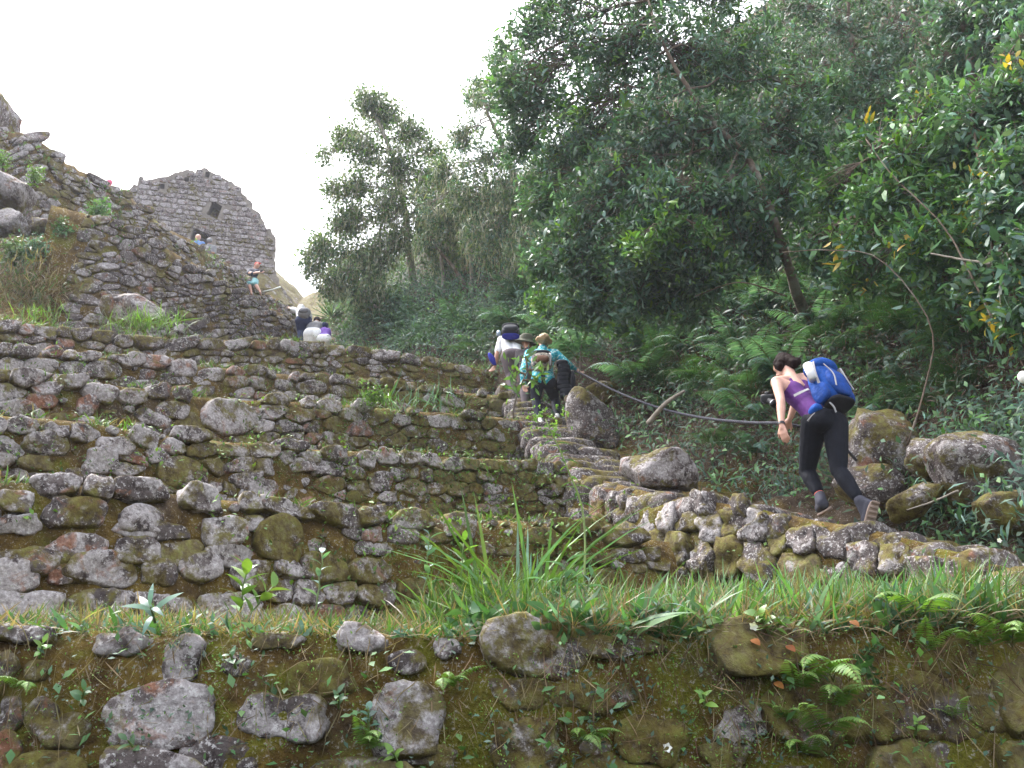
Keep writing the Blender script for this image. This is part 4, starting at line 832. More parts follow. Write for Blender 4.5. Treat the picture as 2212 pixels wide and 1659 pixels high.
q = strip_pts(T1, 1200, 2300, 4600, rg, (-.03, 1.3)); q = q[fbm(q*2.4, 3, 71) > .06]; lv.append(blades(q, rg, .25, .010, 'grass', .6)); q2 = strip_pts(T1, 1350, 2350, 2600, rg, (.7, 1.7)); q2 = q2[fbm(q2*2.0, 3, 74) > .05]; lv.append(blades(q2, rg, .30, .014, 'shrub', .65)); lv.append(blades(q2[::3], rg, .3, .006, 'dry', .7)); lv.append(blades(strip_pts(T1, 1350, 2350, 700, rg, (.7, 1.7)), rg, .28, .03, 'grass', .7, (.1, .7))); q = strip_pts(T1, 1000, 2300, 1300, rg, (-.05, 1.6)); q = np.repeat(q[fbm(q*1.7, 3, 72) > -.05], 5, 0); q[:, 2] += rg.uniform(0, .12, len(q)); lv.append(blades(q+rg.normal(0, .02, q.shape), rg, .10, .034, 'fern', 1.1, (.1, .6), 4, .6))
lv.append(blades(strip_pts(T1, 1250, 2300, 700, rg, (-.02, 1.1)), rg, .27, .026, 'shrub', .9, (.1, .7)))
lv.append(blades(strip_pts(T1, 1250, 2300, 420, rg, (-.02, 1.2)), rg, .24, .022, 'blue', .9, (.1, .7)))
lv.append(blades(strip_pts(T1, 1100, 2300, 3000, rg, (-.04, .5)), rg, .22, .006, 'dry', .9, (.3, 1.1)))
V, F, C = join_c(lv); o = link('grass', mesh_np('grass', V, F, M_GRASS, col=C)); tag(o, 'strip of green and dry grass along the lowest terrace', 'grass', None, 'stuff')
# dead stems hanging down the lowest wall
n = 1500; px = rg.uniform(1150, 2250, n); py = rg.uniform(1340, 1640, n); keep = rg.random(n) < np.interp(py, [1340, 1500, 1640], [1, .55, .3]); px, py = px[keep], py[keep]
S_, T_ = np.interp(px, T1.px, T1.s), None
def t1v(px, py, off):
    """points of the lowest wall under many pixels"""
    s = np.interp(px, T1.px, T1.s); h = T1.h(s); lo = proj(T1.pt(s, 0*s))[:, 1]; hi = proj(T1.pt(s, h))[:, 1]
    t = np.clip((py-lo)/(hi-lo), 0, 1)*h; return T1.pt(s, t, off)
p = t1v(px, py, .05); n = len(p); d = norm(np.stack([rg.normal(0, .55, n), np.full(n, -.25), rg.normal(-.9, .6, n)], -1))
lv = [leaf_arrays(p, d, rand_dir(rg, n), rg.uniform(.06, .26, n), rg.uniform(.002, .005, n), np.where(rg.random((n, 1)) < .6, pal(rg, 'dry', n), pal(rg, 'brown', n)), rg.uniform(0, .3, n), 0., 2)]
px = rg.uniform(0, 1200, 500); py = rg.uniform(1350, 1640, 500); p = t1v(px, py, .05); n = 500; d = norm(np.stack([rg.normal(0, .5, n), np.full(n, -.2), rg.normal(-.9, .4, n)], -1)); lv.append(leaf_arrays(p, d, rand_dir(rg, n), rg.uniform(.04, .16, n), rg.uniform(.003, .006, n), pal(rg, 'dry', n), .2, 0., 2))
V, F, C = join_c(lv); o = link('dead_stems', mesh_np('dead_stems', V, F, M_DRY, col=C)); tag(o, 'tangle of dead brown stems hanging down the lowest wall', 'dead stems', None, 'stuff')
# creeping small-leaved weeds in the joints of all the walls
lv = []
def weeds(wall, n, rng, key, L, per, wfun, off=.05, vmax=1., spread=.05):
    s = rng.uniform(0, wall.L, n); v = rng.random(n)**.8*vmax; p = wall.pt(s, v*wall.h(s), off); w = wfun(proj(p))+fbm(p*.8, 3, 61)*.9
    p = p[rng.random(n) < np.clip(w, .0, 1)]; m = len(p)*per; q = np.repeat(p, per, 0)+rng.normal(0, spread, (m, 3)); d = norm(rand_dir(rng, m)*.8+np.array((0, -.6, .35))); l_ = L*rng.uniform(.5, 1.4, m)
    lv.append(leaf_arrays(q, d, norm(rand_dir(rng, m)*.4+UP+np.array((0, -.5, 0))), l_, l_*.5, pal(rng, key, m), .2, .1, 1))
wf = lambda q: np.clip((q[:, 0]-300)/900, .06, .8)
for w_, n_ in ((T2, 900), (T3, 1000), (T4, 1000), (T5, 900), (T6, 800)):
    weeds(w_, n_, rg, 'grass', .035, 9, wf); weeds(w_, n_//3, rg, 'fresh', .05, 6, wf)
weeds(T1, 1500, rg, 'fresh', .012, 26, lambda q: np.clip(.10+(q[:, 0]-700)/2500, 0, .5)+.4*np.exp(-((q[:, 0]-1050)/60)**2), .05, 1., .035)
weeds(T1, 700, rg, 'under', .03, 9, lambda q: np.clip((q[:, 0]-1000)/1200, .05, .7))
weeds(T1, 240, rg, 'shrub', .05, 6, lambda q: np.clip((q[:, 0])/1800, .15, .6))
weeds(W7, 260, rg, 'grass', .07, 8, lambda q: .25+0*q[:, 0], .1); weeds(W8, 700, rg, 'far', .10, 9, lambda q: .3+0*q[:, 0], .1); weeds(W8, 260, rg, 'fresh', .10, 8, lambda q: .1+0*q[:, 0], .1); weeds(SW, 160, rg, 'grass', .05, 8, lambda q: .3+0*q[:, 0])
V, F, C = join_c(lv); o = link('creeping_weeds', mesh_np('creeping_weeds', V, F, M_LEAF_DULL, col=C)); tag(o, 'small creeping weeds rooted in the joints of the walls', 'weeds', None, 'stuff')
# tufts of grass standing on the ledges
lv = []
for w_, n_, L_ in ((T2, 700, .10), (T3, 700, .11), (T4, 700, .12), (T5, 700, .14), (T6, 800, .16)):
    q = strip_pts(w_, w_.px[0], w_.px[-1], n_, rg, (-.04, .12)); q = q[fbm(q*1.5, 2, 8) > -.05]; lv.append(blades(q, rg, L_, .012, 'grass', .6)); lv.append(blades(q[::2]+.02, rg, L_*.8, .008, 'dry', .9))
for (px, py, D, n_, L_, key) in ((300, 715, 14.2, 120, .35, 'grass'), (330, 705, 14.4, 90, .35, 'fresh'), (80, 690, 13.2, 60, .25, 'fresh'), (870, 880, 11.8, 60, .3, 'grass'), (905, 880, 12, 40, .32, 'blue')):
    c = P(px, py, D); q = c+rg.normal(0, 1, (n_, 3))*np.array((.3, .15, .02)); lv.append(blades(q, rg, L_, .013, key, .5))
q = DRYG.reshape(-1, 3)[rg.integers(0, 60*50, 2600)]+rg.normal(0, .06, (2600, 3)); lv.append(blades(q, rg, .2, .014, 'dry', .6)); lv.append(blades(q[:1000], rg, .18, .02, 'far', .7)); q = P(45, 635, 16.4)+rg.normal(0, 1, (1300, 3))*np.array((.45, .3, .4)); lv.append(blades(q, rg, .22, .015, 'dry', .5)); lv.append(blades(q[:500], rg, .2, .015, 'grass', .6))
V, F, C = join_c(lv); o = link('ledge_grass', mesh_np('ledge_grass', V, F, M_GRASS, col=C)); tag(o, 'sparse tufts of grass along the ledges and dry slope', 'grass', None, 'stuff')
# --- single plants
def plant(name, label, base, rng, stems, leaf, key, cat='plant', group=None, mat=None, stem_mat=None, droop=.25):
    """stems: list of (tip offset, leaf count); leaves stand in whorls along each stem"""
    r = empty(name, base, label, cat, group)
    for (tip, k, start) in stems:
        tip = np.asarray(tip, float); L = sag_line(np.zeros(3), tip, 8, .04, rng, .02); V, F = tube(L, np.linspace(.006, .003, 8), 5); link('stem', mesh_np('stem', V, F, mat or M_LEAF, col=np.array((.12, .17, .05))), r)
        t = np.linspace(start, 1, k); p = np.stack([np.interp(t, np.linspace(0, 1, 8), L[:, i]) for i in range(3)], -1); a = np.arange(k)*2.4+rng.uniform(0, 6); ax = norm(tip)
        e1 = norm(np.cross(ax, (.3, 1, .2))); e2 = np.cross(ax, e1); d = e1*np.cos(a)[:, None]+e2*np.sin(a)[:, None]+ax*(.35+t[:, None]*.7)
        sz = leaf[0]*rng.uniform(.75, 1.2, k)*(1.05-.25*t)
        for i in range(k):
            V, F, C = leaf_arrays(p[i:i+1], d[i:i+1], ax[None], sz[i], sz[i]*leaf[1]/leaf[0], pal(rng, key, 1), droop, .25, 4)
            link('leaf', mesh_np('leaf', V, F, mat or M_LEAF, col=C), r)
    return r
def ledge1(px, back=.3):
    s = np.interp(px, T1.px, T1.s); return T1.pt(s, T1.h(s), -back)+np.array((0, 0, .275*max(0, back-.06)-.02))
GRN = {'pale': 'palefern'}
plant('rosette_plant', 'pale broad-leaved rosette, biggest on the left half of the grass strip', ledge1(470, .45), rg, [((.02, -.03, .30), 12, .3), ((.14, 0, .22), 8, .4)], (.15, .055), 'palefern')
plant('young_shrub', 'upright two-whorled seedling before the second wall, above a green moss patch', ledge1(650, .6), rg, [((.0, 0, .40), 9, .35)], (.10, .035), 'blue')
plant('young_shrub', 'tall thin seedling with a tuft on top, left of the strap-leaved clump', ledge1(905, .7), rg, [((.02, 0, .52), 10, .45)], (.11, .04), 'blue')
plant('young_shrub', 'yellow-stemmed seedling close beside the strap-leaved clump', ledge1(985, .6), rg, [((.04, 0, .48), 11, .35), ((.15, 0, .3), 6, .4)], (.11, .04), 'palefern')
plant('young_shrub', 'drooping dark plant below the tall flowering weed', ledge1(1250, .35), rg, [((.0, 0, .36), 12, .2), ((-.1, 0, .28), 8, .3), ((.12, 0, .3), 8, .3)], (.15, .04), 'blue', droop=.6)
plant('rosette_plant', 'pale curling rosette at the edge below the drooping dark plant', ledge1(1420, -.02), rg, [((.0, -.03, .14), 9, .2)], (.14, .035), 'blue', droop=.6)
plant('rosette_plant', 'flat pale-leaved rosette right of the curling one', ledge1(1510, -.03), rg, [((.02, -.04, .08), 6, .2)], (.13, .05), 'palefern', droop=.3)
plant('leafy_weed', 'round-leaved weed with some orange leaves below the grass', t1(1650, 1375), rg, [((-.05, -.05, .07), 7, .2), ((.06, -.05, .06), 6, .3)], (.07, .055), 'fresh')
for k, (px, py) in enumerate([(1610, 1390), (1682, 1408), (1662, 1477), (1815, 1355)]):
    V, F, C = leaf_arrays(np.zeros((1, 3)), np.array([[.5, -.6, -.3]]), np.array([[0, -.6, .7]]), .05, .042, pal(rg, 'red', 1)*.7, .3, .2, 4)
    tag(link('orange_leaf', mesh_np('orange_leaf', V, F, M_LEAF_DULL, col=C), None, t1(px, py, .08)), ['withered orange leaf under the round-leaved weed', 'pinkish orange leaf just right of the round-leaved weed', 'single orange leaf above the pale ferns', 'dull red-brown leaf lying against the wall below the grass'][k], 'leaf')
plant('leafy_weed', 'bushy small-leaved weed hanging right of the pale ferns', t1(1860, 1420), rg, [((-.02, -.06, -.05), 14, .0), ((.05, -.05, .05), 12, .1), ((.02, -.05, -.12), 12, .1)], (.045, .03), 'fern')
plant('round_leaved_sprig', 'blue-green sprig above a small fern near the bottom edge', t1(795, 1600), rg, [((0, -.06, .12), 9, .3)], (.06, .035), 'blue')
plant('rosette_plant', 'pale spreading rosette drooping over the lowest wall by a flat stone', t1(345, 1360, .06), rg, [((.0, -.08, .05), 6, .2)], (.14, .03), 'blue', droop=.5)
for k, (px, py) in enumerate([(210, 470), (100, 1425), (735, 1545), (865, 1660), (300, 1640), (1510, 1530), (520, 1460), (1960, 1600), (180, 1525)][1:]):
    plant('leafy_weed', ['two-leaved yellow-green weed above the reddish-stained stone', 'yellow-green weed beside the wide dark stone', 'weed sprouting at the bottom edge left of the moss streak', 'weed on the bottom edge in the left quarter', 'pale weed on the dark stone shelf, mid right', 'tiny weed over the middle of the left wall stones', 'weed near the lower right corner', 'blue-green weed left of the biggest stone'][k], t1(px, py, .06), rg, [((rg.uniform(-.04, .04), -.06, .05), 6, .2)], (.055, .025), 'fresh' if k % 2 == 0 else 'fern')
# strap-leaved clump
c = ledge1(1150, .75); r = empty('strap_grass', c, 'clump of long arching strap leaves in the middle of the grass strip', 'grass clump')
for i in range(46):
    arch = i % 5 != 0; side = rg.choice((-1, 1), p=(.68, .32))*rg.uniform(.12, .45) if arch else rg.normal(0, .12); d = norm(np.array((side, rg.normal(-.12, .25), 1.))); L = rg.uniform(.45, .9)
    V, F, C = leaf_arrays(rg.normal(0, .05, (1, 3))*np.array((1.3, 1, 0)), d[None], UP[None]+rg.normal(0, .08, 3) if arch else np.array([[.2, -1., .1]]), L, .020, pal(rg, 'grass' if i % 3 else 'blue', 1), rg.uniform(.35, .85) if arch else .15, .25, 4)
    link('blade', mesh_np('blade', V, F, M_GRASS, col=C), r)
# tall flowering weed
b = ledge1(1285, .35); top = P(1178, 905, 4.55); st = spline([b, P(1262, 1130, 4.6), P(1225, 1010, 4.58), top], 20)
r = empty('flowering_weed', b, 'tall thin weed with a tuft of tiny yellow-green flowers on top', 'weed')
V, F = tube(st-b, np.linspace(.007, .003, 20), 6); link('stem', mesh_np('stem', V, F, M_LEAF, col=np.array((.20, .27, .07))), r)
for i in range(40):
    t = .08+.88*i/40; p = np.array([np.interp(t, np.linspace(0, 1, 20), st[:, q]) for q in range(3)])-b; a = i*2.4; d = np.array((math.cos(a), math.sin(a)*.7, .45-.5*(1-t)))
    V, F, C = leaf_arrays(p[None], d[None], UP[None]+.01, rg.uniform(.07, .13)*(1.1-.55*t), .012, pal(rg, 'fern' if i % 3 else 'palefern', 1), .5, .2, 4); link('leaf', mesh_np('leaf', V, F, M_LEAF_DULL, col=C), r)
fl_ = []
for i in range(60):
    p = top-b+rg.normal(0, 1, 3)*np.array((.06, .05, .05))-UP*.02; fl_.append(leaf_arrays(np.repeat(p[None], 4, 0), rand_dir(rg, 4), rand_dir(rg, 4), .014, .010, pal(rg, 'palefern', 4)*1.25, .1, .2, 1))
V, F, C = join_c(fl_); link('flowers', mesh_np('flowers', V, F, M_LEAF_DULL, col=C), r)['kind'] = 'stuff'
# leafy sprig between camera and second hiker, rooted at the terrace end
b = P(1105, 905, 12.4); r_tips = [P(1135, 770, 12.2), P(1108, 800, 12.2), P(1172, 802, 12.2), P(1112, 832, 12.3), P(1160, 825, 12.3)]
tree('shrub', 'sprigs of a bush partly hiding the turquoise hiker\'s back', 'shrub', [b, P(1115, 860, 12.3), P(1140, 800, 12.2)], [.014, .011, .007], [(q, (.08, .08, .06), 3) for q in r_tips], rg, leaf=(.14, .045), per=5, keys=(('shrub', .5), ('fresh', .5)), upw=.4, gapf=-2., twig=.005)
# spiky plant by the far hikers
b = P(716, 690, 22.4); r = empty('spiky_plant', b, 'dark spiky rosette behind the far hikers in white', 'plant')
for i in range(44):
    d = rand_dir(rg, 1)[0]; d[2] = abs(d[2])*.9+.05; V, F, C = leaf_arrays(np.zeros((1, 3)), d[None], UP[None]+.02, .65, .05, pal(rg, 'tree', 1), .1, .3, 4); link('leaf', mesh_np('leaf', V, F, M_LEAF_DULL, col=C), r)
# shrubs on the dry slope and upper walls
for px, py, D, rp, n_, lab, key in ((75, 535, 16.6, 36, 44, 'grey-green shrub on the dry slope beside the square-ended wall', 'blue'), (215, 452, 18.6, 28, 30, 'bush growing over the square-ended wall\'s top corner', 'shrub'), (30, 545, 16.3, 40, 40, 'grey bush at the left edge of the dry slope', 'far'), (75, 375, 18.3, 18, 16, 'bright tuft growing from the long wall below the crag', 'fresh'), (130, 495, 17.0, 30, 30, 'shrub hugging the square-ended wall', 'shrub'), (5, 345, 18.4, 20, 16, 'green tuft at the left edge above the huge pale boulder', 'fresh')):
    c, r_, n__ = blob(px, py, D, rp, n_*2); tree('shrub', lab, 'shrub', [c-UP*r_[2]-np.array((0, -.15, 0)), c-UP*r_[2]*.4, c], [.03, .02, .01], [(c, r_, n__)], rg, leaf=(.09, .045), per=8, keys=((key, 1.),), seg=1, gapf=-1., upw=.7)
c = P(805, 850, 11.6); tree('shrub', 'bright little bush growing from the mossy fourth and fifth walls', 'shrub', [c-UP*.12, c-UP*.05, c], [.012, .01, .006], [(c, (.22, .15, .12), 60)], rg, leaf=(.05, .028), per=7, keys=(('fresh', .6), ('grass', .4)), seg=1, gapf=-1.)
# vines and dead boughs on the bank
for i, (pts, rad, lab) in enumerate([([(1960, 960, 8.9), (2000, 830, 8.9), (2010, 700, 8.8), (1900, 560, 8.9), (1790, 540, 9.2), (1690, 545, 9.6)], .010, 'long brown vine curling across the dark hollow'), ([(2160, 720, 8.2), (2080, 560, 8.3), (2030, 480, 8.5), (1930, 380, 8.8), (1870, 300, 9.)], .012, 'slanting bare stem through the tall shrub'), ([(1400, 915, 11.), (1440, 870, 10.8), (1478, 845, 10.7)], .035, 'pale dead bough lying under the rope'), ([(2140, 570, 8.1), (2080, 560, 8.3), (2010, 548, 8.5)], .016, 'pale broken branch lying across the right bank'), ([(2070, 1060, 7.9), (2010, 1085, 7.9), (1960, 1100, 8.)], .010, 'thin broken stick on the rocks right of the hiker\'s foot'), ([(1700, 640, 10.8), (1600, 610, 10.6), (1500, 640, 10.8)], .012, 'bare twig drooping in the hollow under the leaning tree')]):
    q = spline([P(*k) for k in pts], 20); q = q+fbm(q*6, 3, i)[:, None]*.02; V, F = tube(q-q[0], np.linspace(rad, rad*.5, 20), 7); o = link(['vine', 'bare_stem', 'dead_bough', 'broken_branch', 'stick', 'twig'][i], mesh_np('bough', V, F, M_BARK_PALE if i in (2, 3, 4) else M_BARK), None, q[0]); tag(o, lab, 'branch')
# white mushroom-like bloom at the right edge
bm = bmesh.new(); bmesh.ops.create_icosphere(bm, subdivisions=3, radius=.055); V = np.array([v.co[:] for v in bm.verts]); F = np.array([[v.index for v in f.verts] for f in bm.faces]); bm.free(); V = V*(1+fbm(V*30, 3, 2)[:, None]*.06)*np.array((1, .8, 1.1))
tag(link('white_bloom', mesh_np('white_bloom', V, [F], plain('bloom', (.72, .70, .64), .7, .3, 40, .1)), None, P(2212, 815, 7.7)), 'round white bloom cut by the right edge', 'flower')
for k, (px, py, w_) in enumerate([(1617, 1337, T1), (2158, 1168, None), (1437, 1615, T1)]):
    b = t1(px, py, .06) if w_ is not None else P(px, py, 6.9); V, F, C = leaf_arrays(np.zeros((5, 3)), np.array([[math.cos(a), -.5, math.sin(a)] for a in np.arange(5)*1.257]), np.tile((0, -1., .1), (5, 1)), .022, .018, np.full((5, 3), .8), .1, .1, 2)
    tag(link('white_flower', mesh_np('white_flower', V, F, M_LEAF_DULL, col=C), None, b), ['small white flower above the round-leaved weed', 'white petal on the ground below the biggest boulder', 'white speck of a flower on the dark stone shelf'][k], 'flower')
# ================================================================== people
def cap_geo(p0, r0, p1, r1, n=14):
    p0, p1 = np.asarray(p0, float), np.asarray(p1, float); ax = p1-p0; L = np.linalg.norm(ax)
    ax = ax/L if L > 1e-6 else UP
    e1 = norm(np.cross(ax, (0.31, .87, .38))); e2 = np.cross(ax, e1)
    prof = [(-r0*math.cos(a), r0*math.sin(a)) for a in np.linspace(.12, math.pi/2, 5)]+[(L+r1*math.sin(a), r1*math.cos(a)) for a in np.linspace(0, math.pi/2-.12, 5)]
    th = np.linspace(0, 2*math.pi, n, endpoint=False)
    V = np.array([[p0+ax*h+(e1*math.cos(t)+e2*math.sin(t))*r for h, r in prof] for t in th]); m = len(prof)
    F = grid_faces(n, m, True); V = V.reshape(-1, 3); k = len(V); V = np.vstack([V, p0-ax*r0, p1+ax*r1])
    T = [(k, ((i+1) % n)*m, i*m) for i in range(n)]+[(k+1, i*m+m-1, ((i+1) % n)*m+m-1) for i in range(n)]
    return V, [F, np.array(T)]
def remesh(geos, voxel, it=4, fac=.5):
    """weld closed pieces into one continuous skin"""
    V, F = join(geos); me = mesh_np('tmp', V, F); ob = bpy.data.objects.new('tmp', me); COL.objects.link(ob)
    m = ob.modifiers.new('r', 'REMESH'); m.mode = 'VOXEL'; m.voxel_size = voxel; m.use_smooth_shade = True
    s = ob.modifiers.new('s', 'SMOOTH'); s.factor = fac; s.iterations = it
    dg = bpy.context.evaluated_depsgraph_get(); ev = ob.evaluated_get(dg); m2 = ev.to_mesh()
    v = np.zeros(len(m2.vertices)*3, np.float32); m2.vertices.foreach_get('co', v); f = [tuple(p.vertices) for p in m2.polygons]
    ev.to_mesh_clear(); bpy.data.objects.remove(ob); bpy.data.meshes.remove(me)
    q = np.array([x for x in f if len(x) == 4]).reshape(-1, 4); t = np.array([x for x in f if len(x) == 3]).reshape(-1, 3)
    return v.reshape(-1, 3).astype(float), [a for a in (q, t) if len(a)]
def rbox(c, axes, half, e=4., sub=6, nz=.0, nf=6., seed=0, taper=0.):
    bm = bmesh.new(); bmesh.ops.create_cube(bm, size=2); bmesh.ops.subdivide_edges(bm, edges=bm.edges[:], cuts=sub, use_grid_fill=True)
    V = np.array([v.co[:] for v in bm.verts]); F = np.array([[v.index for v in f.verts] for f in bm.faces]); bm.free()
    V = V*(1/np.maximum((np.abs(V)**e).sum(-1, keepdims=True)**(1/e), 1e-6)); V[:, :2] *= (1-taper*V[:, 2:])
    A = np.array([norm(a) for a in axes]); X = V*np.asarray(half)
    if nz: X = X+norm(X)*fbm(X*nf+seed, 3, seed)[:, None]*nz
    return np.asarray(c)+X@A, [F]
def strap(pts, w, th, nrm_, mat, parent, base, name='strap', n=16):
    q = spline(np.array(pts), n); t = norm(np.gradient(q, axis=0)); nn = norm(np.asarray(nrm_)*np.ones((n, 3))); s = norm(np.cross(t, nn)); nn = np.cross(s, t)
    V = np.stack([q+s*w/2+nn*th, q-s*w/2+nn*th, q-s*w/2-nn*th, q+s*w/2-nn*th], 1).reshape(-1, 3)
    i = np.arange(n-1)[:, None]*4; F = np.concatenate([i+np.array([[a, (a+1) % 4, (a+1) % 4+4, a+4]]) for a in range(4)]); F = np.vstack([F, [[3, 2, 1, 0]], [[4*n-4, 4*n-3, 4*n-2, 4*n-1]]])
    return child(name, V, [F], mat, parent, base, smooth=False)
SKIN = plain('skin', (.50, .275, .205), .55, .4, 14, .12, 60, .001); SKIN_TAN = plain('skin_tan', (.30, .145, .085), .55, .4, 14, .12); HAIRB = plain('hair_dark', (.010, .0045, .0035), .7, .06, 60, .5, 90, .004); BLOND = plain('hair_blonde', (.34, .22, .12), .6, .2, 60, .35, 90, .004)
def fabric(name, col, rough=.85, amp=.18, bs=45, bd=.006): return plain(name, col, rough, .2, 16, amp, bs, bd)
def body(J, s=1., hands=True):
    """capsule skeleton by region; J holds world-space joints"""
    g = {}; j = {k: np.asarray(v, float) for k, v in J.items()}
    side = norm(j['shR']-j['shL']); ax = norm(j['neck']-j['pelvis']); back = norm(np.cross(side, ax))
    hd = norm(j['head']-j['neck']); look = norm(np.asarray(J.get('look', -back))); look = norm(look-hd*np.dot(look, hd)); ear = np.cross(hd, look)
    h = j['head']
    g['head'] = [(h+hd*.03*s-look*.012*s, .086*s, h+hd*.015*s+look*.02*s, .080*s), (h-hd*.03*s+look*.025*s, .066*s, h-hd*.075*s+look*.045*s, .046*s), (h+look*.095*s-hd*.005*s, .012*s, h+look*.108*s-hd*.03*s, .017*s),
                 (h+ear*.082*s, .016*s, h+ear*.085*s-hd*.035*s, .012*s), (h-ear*.082*s, .016*s, h-ear*.085*s-hd*.035*s, .012*s), (h+look*.088*s-hd*.056*s-ear*.02*s, .010*s, h+look*.088*s-hd*.056*s+ear*.02*s, .010*s), (h+look*.085*s+hd*.022*s-ear*.035*s, .014*s, h+look*.085*s+hd*.022*s+ear*.035*s, .014*s)]
    g['neck'] = [(j['neck']-ax*.02*s, .062*s, h-hd*.04*s-look*.015*s, .056*s)]
    ch = j['chest']; pv = j['pelvis']; w = .075*s
    g['torso'] = [(j['shL'], .058*s, j['shR'], .058*s), (j['neck']-ax*.03*s, .065*s, ch, .10*s)]
    for q in (-1, 1):
        g['torso'] += [(ch+side*q*w, .098*s, (ch+pv)/2+side*q*w*.75, .088*s), ((ch+pv)/2+side*q*w*.75, .088*s, pv+side*q*w*.9, .108*s), (j['shL' if q < 0 else 'shR'], .056*s, ch+side*q*w, .09*s)]
    g['vest'] = [(ch+side*q*w, .094*s, (ch+pv)/2+side*q*w*.75, .088*s) for q in (-1, 1)]+[((ch+pv)/2+side*q*w*.75, .088*s, pv+side*q*w*.9, .104*s) for q in (-1, 1)]+[(j['neck']-ax*.07*s+side*q*.055*s, .030*s, ch+side*q*.05*s, .075*s) for q in (-1, 1)]
    g['pelvis'] = [(pv-side*.07*s, .112*s, pv+side*.07*s, .112*s)]
    for S in 'LR':
        sh, el, wr = j['sh'+S], j['el'+S], j['wr'+S]; hp, kn, an, toe = j['hip'+S], j['kn'+S], j['an'+S], j['toe'+S]
        g['arm'+S] = [(sh, .054*s, el, .040*s)]; m = el+(wr-el)*.3; g['fore'+S] = [(el, .040*s, m, .041*s), (m, .041*s, wr, .026*s)]
        tip = j.get('tip'+S, wr+norm(wr-el)*.18*s); d = norm(tip-wr); pn = np.asarray(J.get('palm'+S, back)); pn = norm(pn-d*np.dot(pn, d)); ws = np.cross(d, pn); hs_ = .18*s
        c = [(wr, .026*s, wr+d*hs_*.2, .026*s)]
        for q in (-1, -.33, .33, 1): c.append((wr+d*hs_*.15+ws*q*.018*s, .015*s, wr+d*hs_*.5+ws*q*.030*s, .013*s))
        if hands:
            for q, l_ in ((-1, .40), (-.33, .5), (.33, .47), (1, .36)):
                a = wr+d*hs_*.5+ws*q*.030*s; b = a+norm(d+ws*q*.12+pn*.25)*hs_*l_*.55; e = b+norm(d+ws*q*.08+pn*.85)*hs_*l_*.5; c += [(a, .0095*s, b, .0088*s), (b, .0088*s, e, .0075*s)]
            a = wr+d*hs_*.16-ws*.022*s; b = a+norm(d*.8-ws*.75+pn*.25)*hs_*.28; e = b+norm(d-ws*.25+pn*.3)*hs_*.22; c += [(a, .014*s, b, .011*s), (b, .011*s, e, .0085*s)]
        g['hand'+S] = c
        glute = hp-(-back)*0+back*(.03*s)*(1 if np.dot(back, back) else 1); g['thigh'+S] = [(hp, .106*s, (hp+kn)/2, .088*s), ((hp+kn)/2, .088*s, kn, .062*s)]
        m = kn+(an-kn)*.33; g['shin'+S] = [(kn, .058*s, m, .062*s), (m, .062*s, an, .036*s)]
        heel = j.get('heel'+S, an+norm(an-kn)*.04*s-norm(toe-an)*.03*s); g['foot'+S] = [(an, .036*s, heel, .033*s), (heel, .033*s, toe, .026*s), (an, .034*s, heel*.4+toe*.6, .030*s)]
    g['_'] = dict(side=side, ax=ax, back=back, hd=hd, look=look, ear=ear)
    return g
def infl(caps, d): return [(a, r+d, b, q+d) for a, r, b, q in caps]
def geo(caps): return [cap_geo(*c) for c in caps]
def cut(caps, f):
    """first part of a limb"""
    out = []
    for a, r, b, q in caps: out.append((a, r, a+(b-a)*f, r+(q-r)*f))
    return out
def person(label, J, skin, outfit, s=1., voxel=.012, hair=None, hands=True, base=None, group=None):
    g = body(J, s, hands); base = np.asarray(base if base is not None else (np.asarray(J['toeL'])+np.asarray(J['toeR']))/2); r = empty('person', base, label, 'person', group)
    allc = [c for k, v in g.items() if k not in ('_', 'vest') for c in v]
    V, F = remesh(geo(allc), voxel, 3); child('body', V, F, skin, r, base)
    for nm, regs, d, mat, smooth in outfit:
        caps = []
        for rg_ in regs:
            k, f = rg_ if isinstance(rg_, tuple) else (rg_, 1.)
            cs = g[k]
            if f < 1: tot = len(cs); n_ = f*tot; cs = cs[:int(n_)]+(cut(cs[int(n_):int(n_)+1], n_-int(n_)) if n_ % 1 > .02 else [])
            caps += infl(cs, d*s)
        V, F = remesh(geo(caps), voxel, smooth); V = V+norm(V-V.mean(0))*fbm(V*9, 3, 5)[:, None]*.006; child(nm, V, F, mat, r, base)
    if hair:
        caps, mat = hair(g, np.asarray(J['head'], float), s); V, F = remesh(geo(caps), voxel*.8, 2); V = V+norm(V-V.mean(0))*fbm(V*28, 3, 6)[:, None]*.012; child('hair', V, F, mat, r, base)
    return r, g, base
def shoe(r, base, J, S, mat, sole_mat, s=1., up=None):
    an, toe = np.asarray(J['an'+S], float), np.asarray(J['toe'+S], float); heel = np.asarray(J['heel'+S], float); d = norm(toe-heel); up = norm(np.asarray(up) if up is not None else an-heel); up = norm(up-d*np.dot(up, d))
    V, F = remesh(geo([(heel+up*.012, .044*s, toe-d*.05*s+up*.0, .042*s), (toe-d*.06*s, .042*s, toe-d*.01*s-up*.006, .034*s), (heel+up*.03*s, .042*s, an-up*.0, .043*s), (an, .043*s, heel*.5+toe*.5+up*.015, .038*s)]), .01, 3)
    o = child('shoe', V, F, mat, r, base)
    sd = np.cross(d, up); V, F = rbox((heel+toe)/2-up*.040*s, (sd, d, up), (.046*s, np.linalg.norm(toe-heel)/2+.045*s, .013*s), 3.2, 6); X = link('sole', mesh_np('sole', V-base, F, sole_mat), o)
    for k in range(-3, 4):
        V, F = rbox((heel+toe)/2-up*.052*s+d*k*.036*s, (sd, d, up), (.038*s, .011*s, .006*s), 4, 2); link('tread', mesh_np('tread', V-base, F, sole_mat), o)
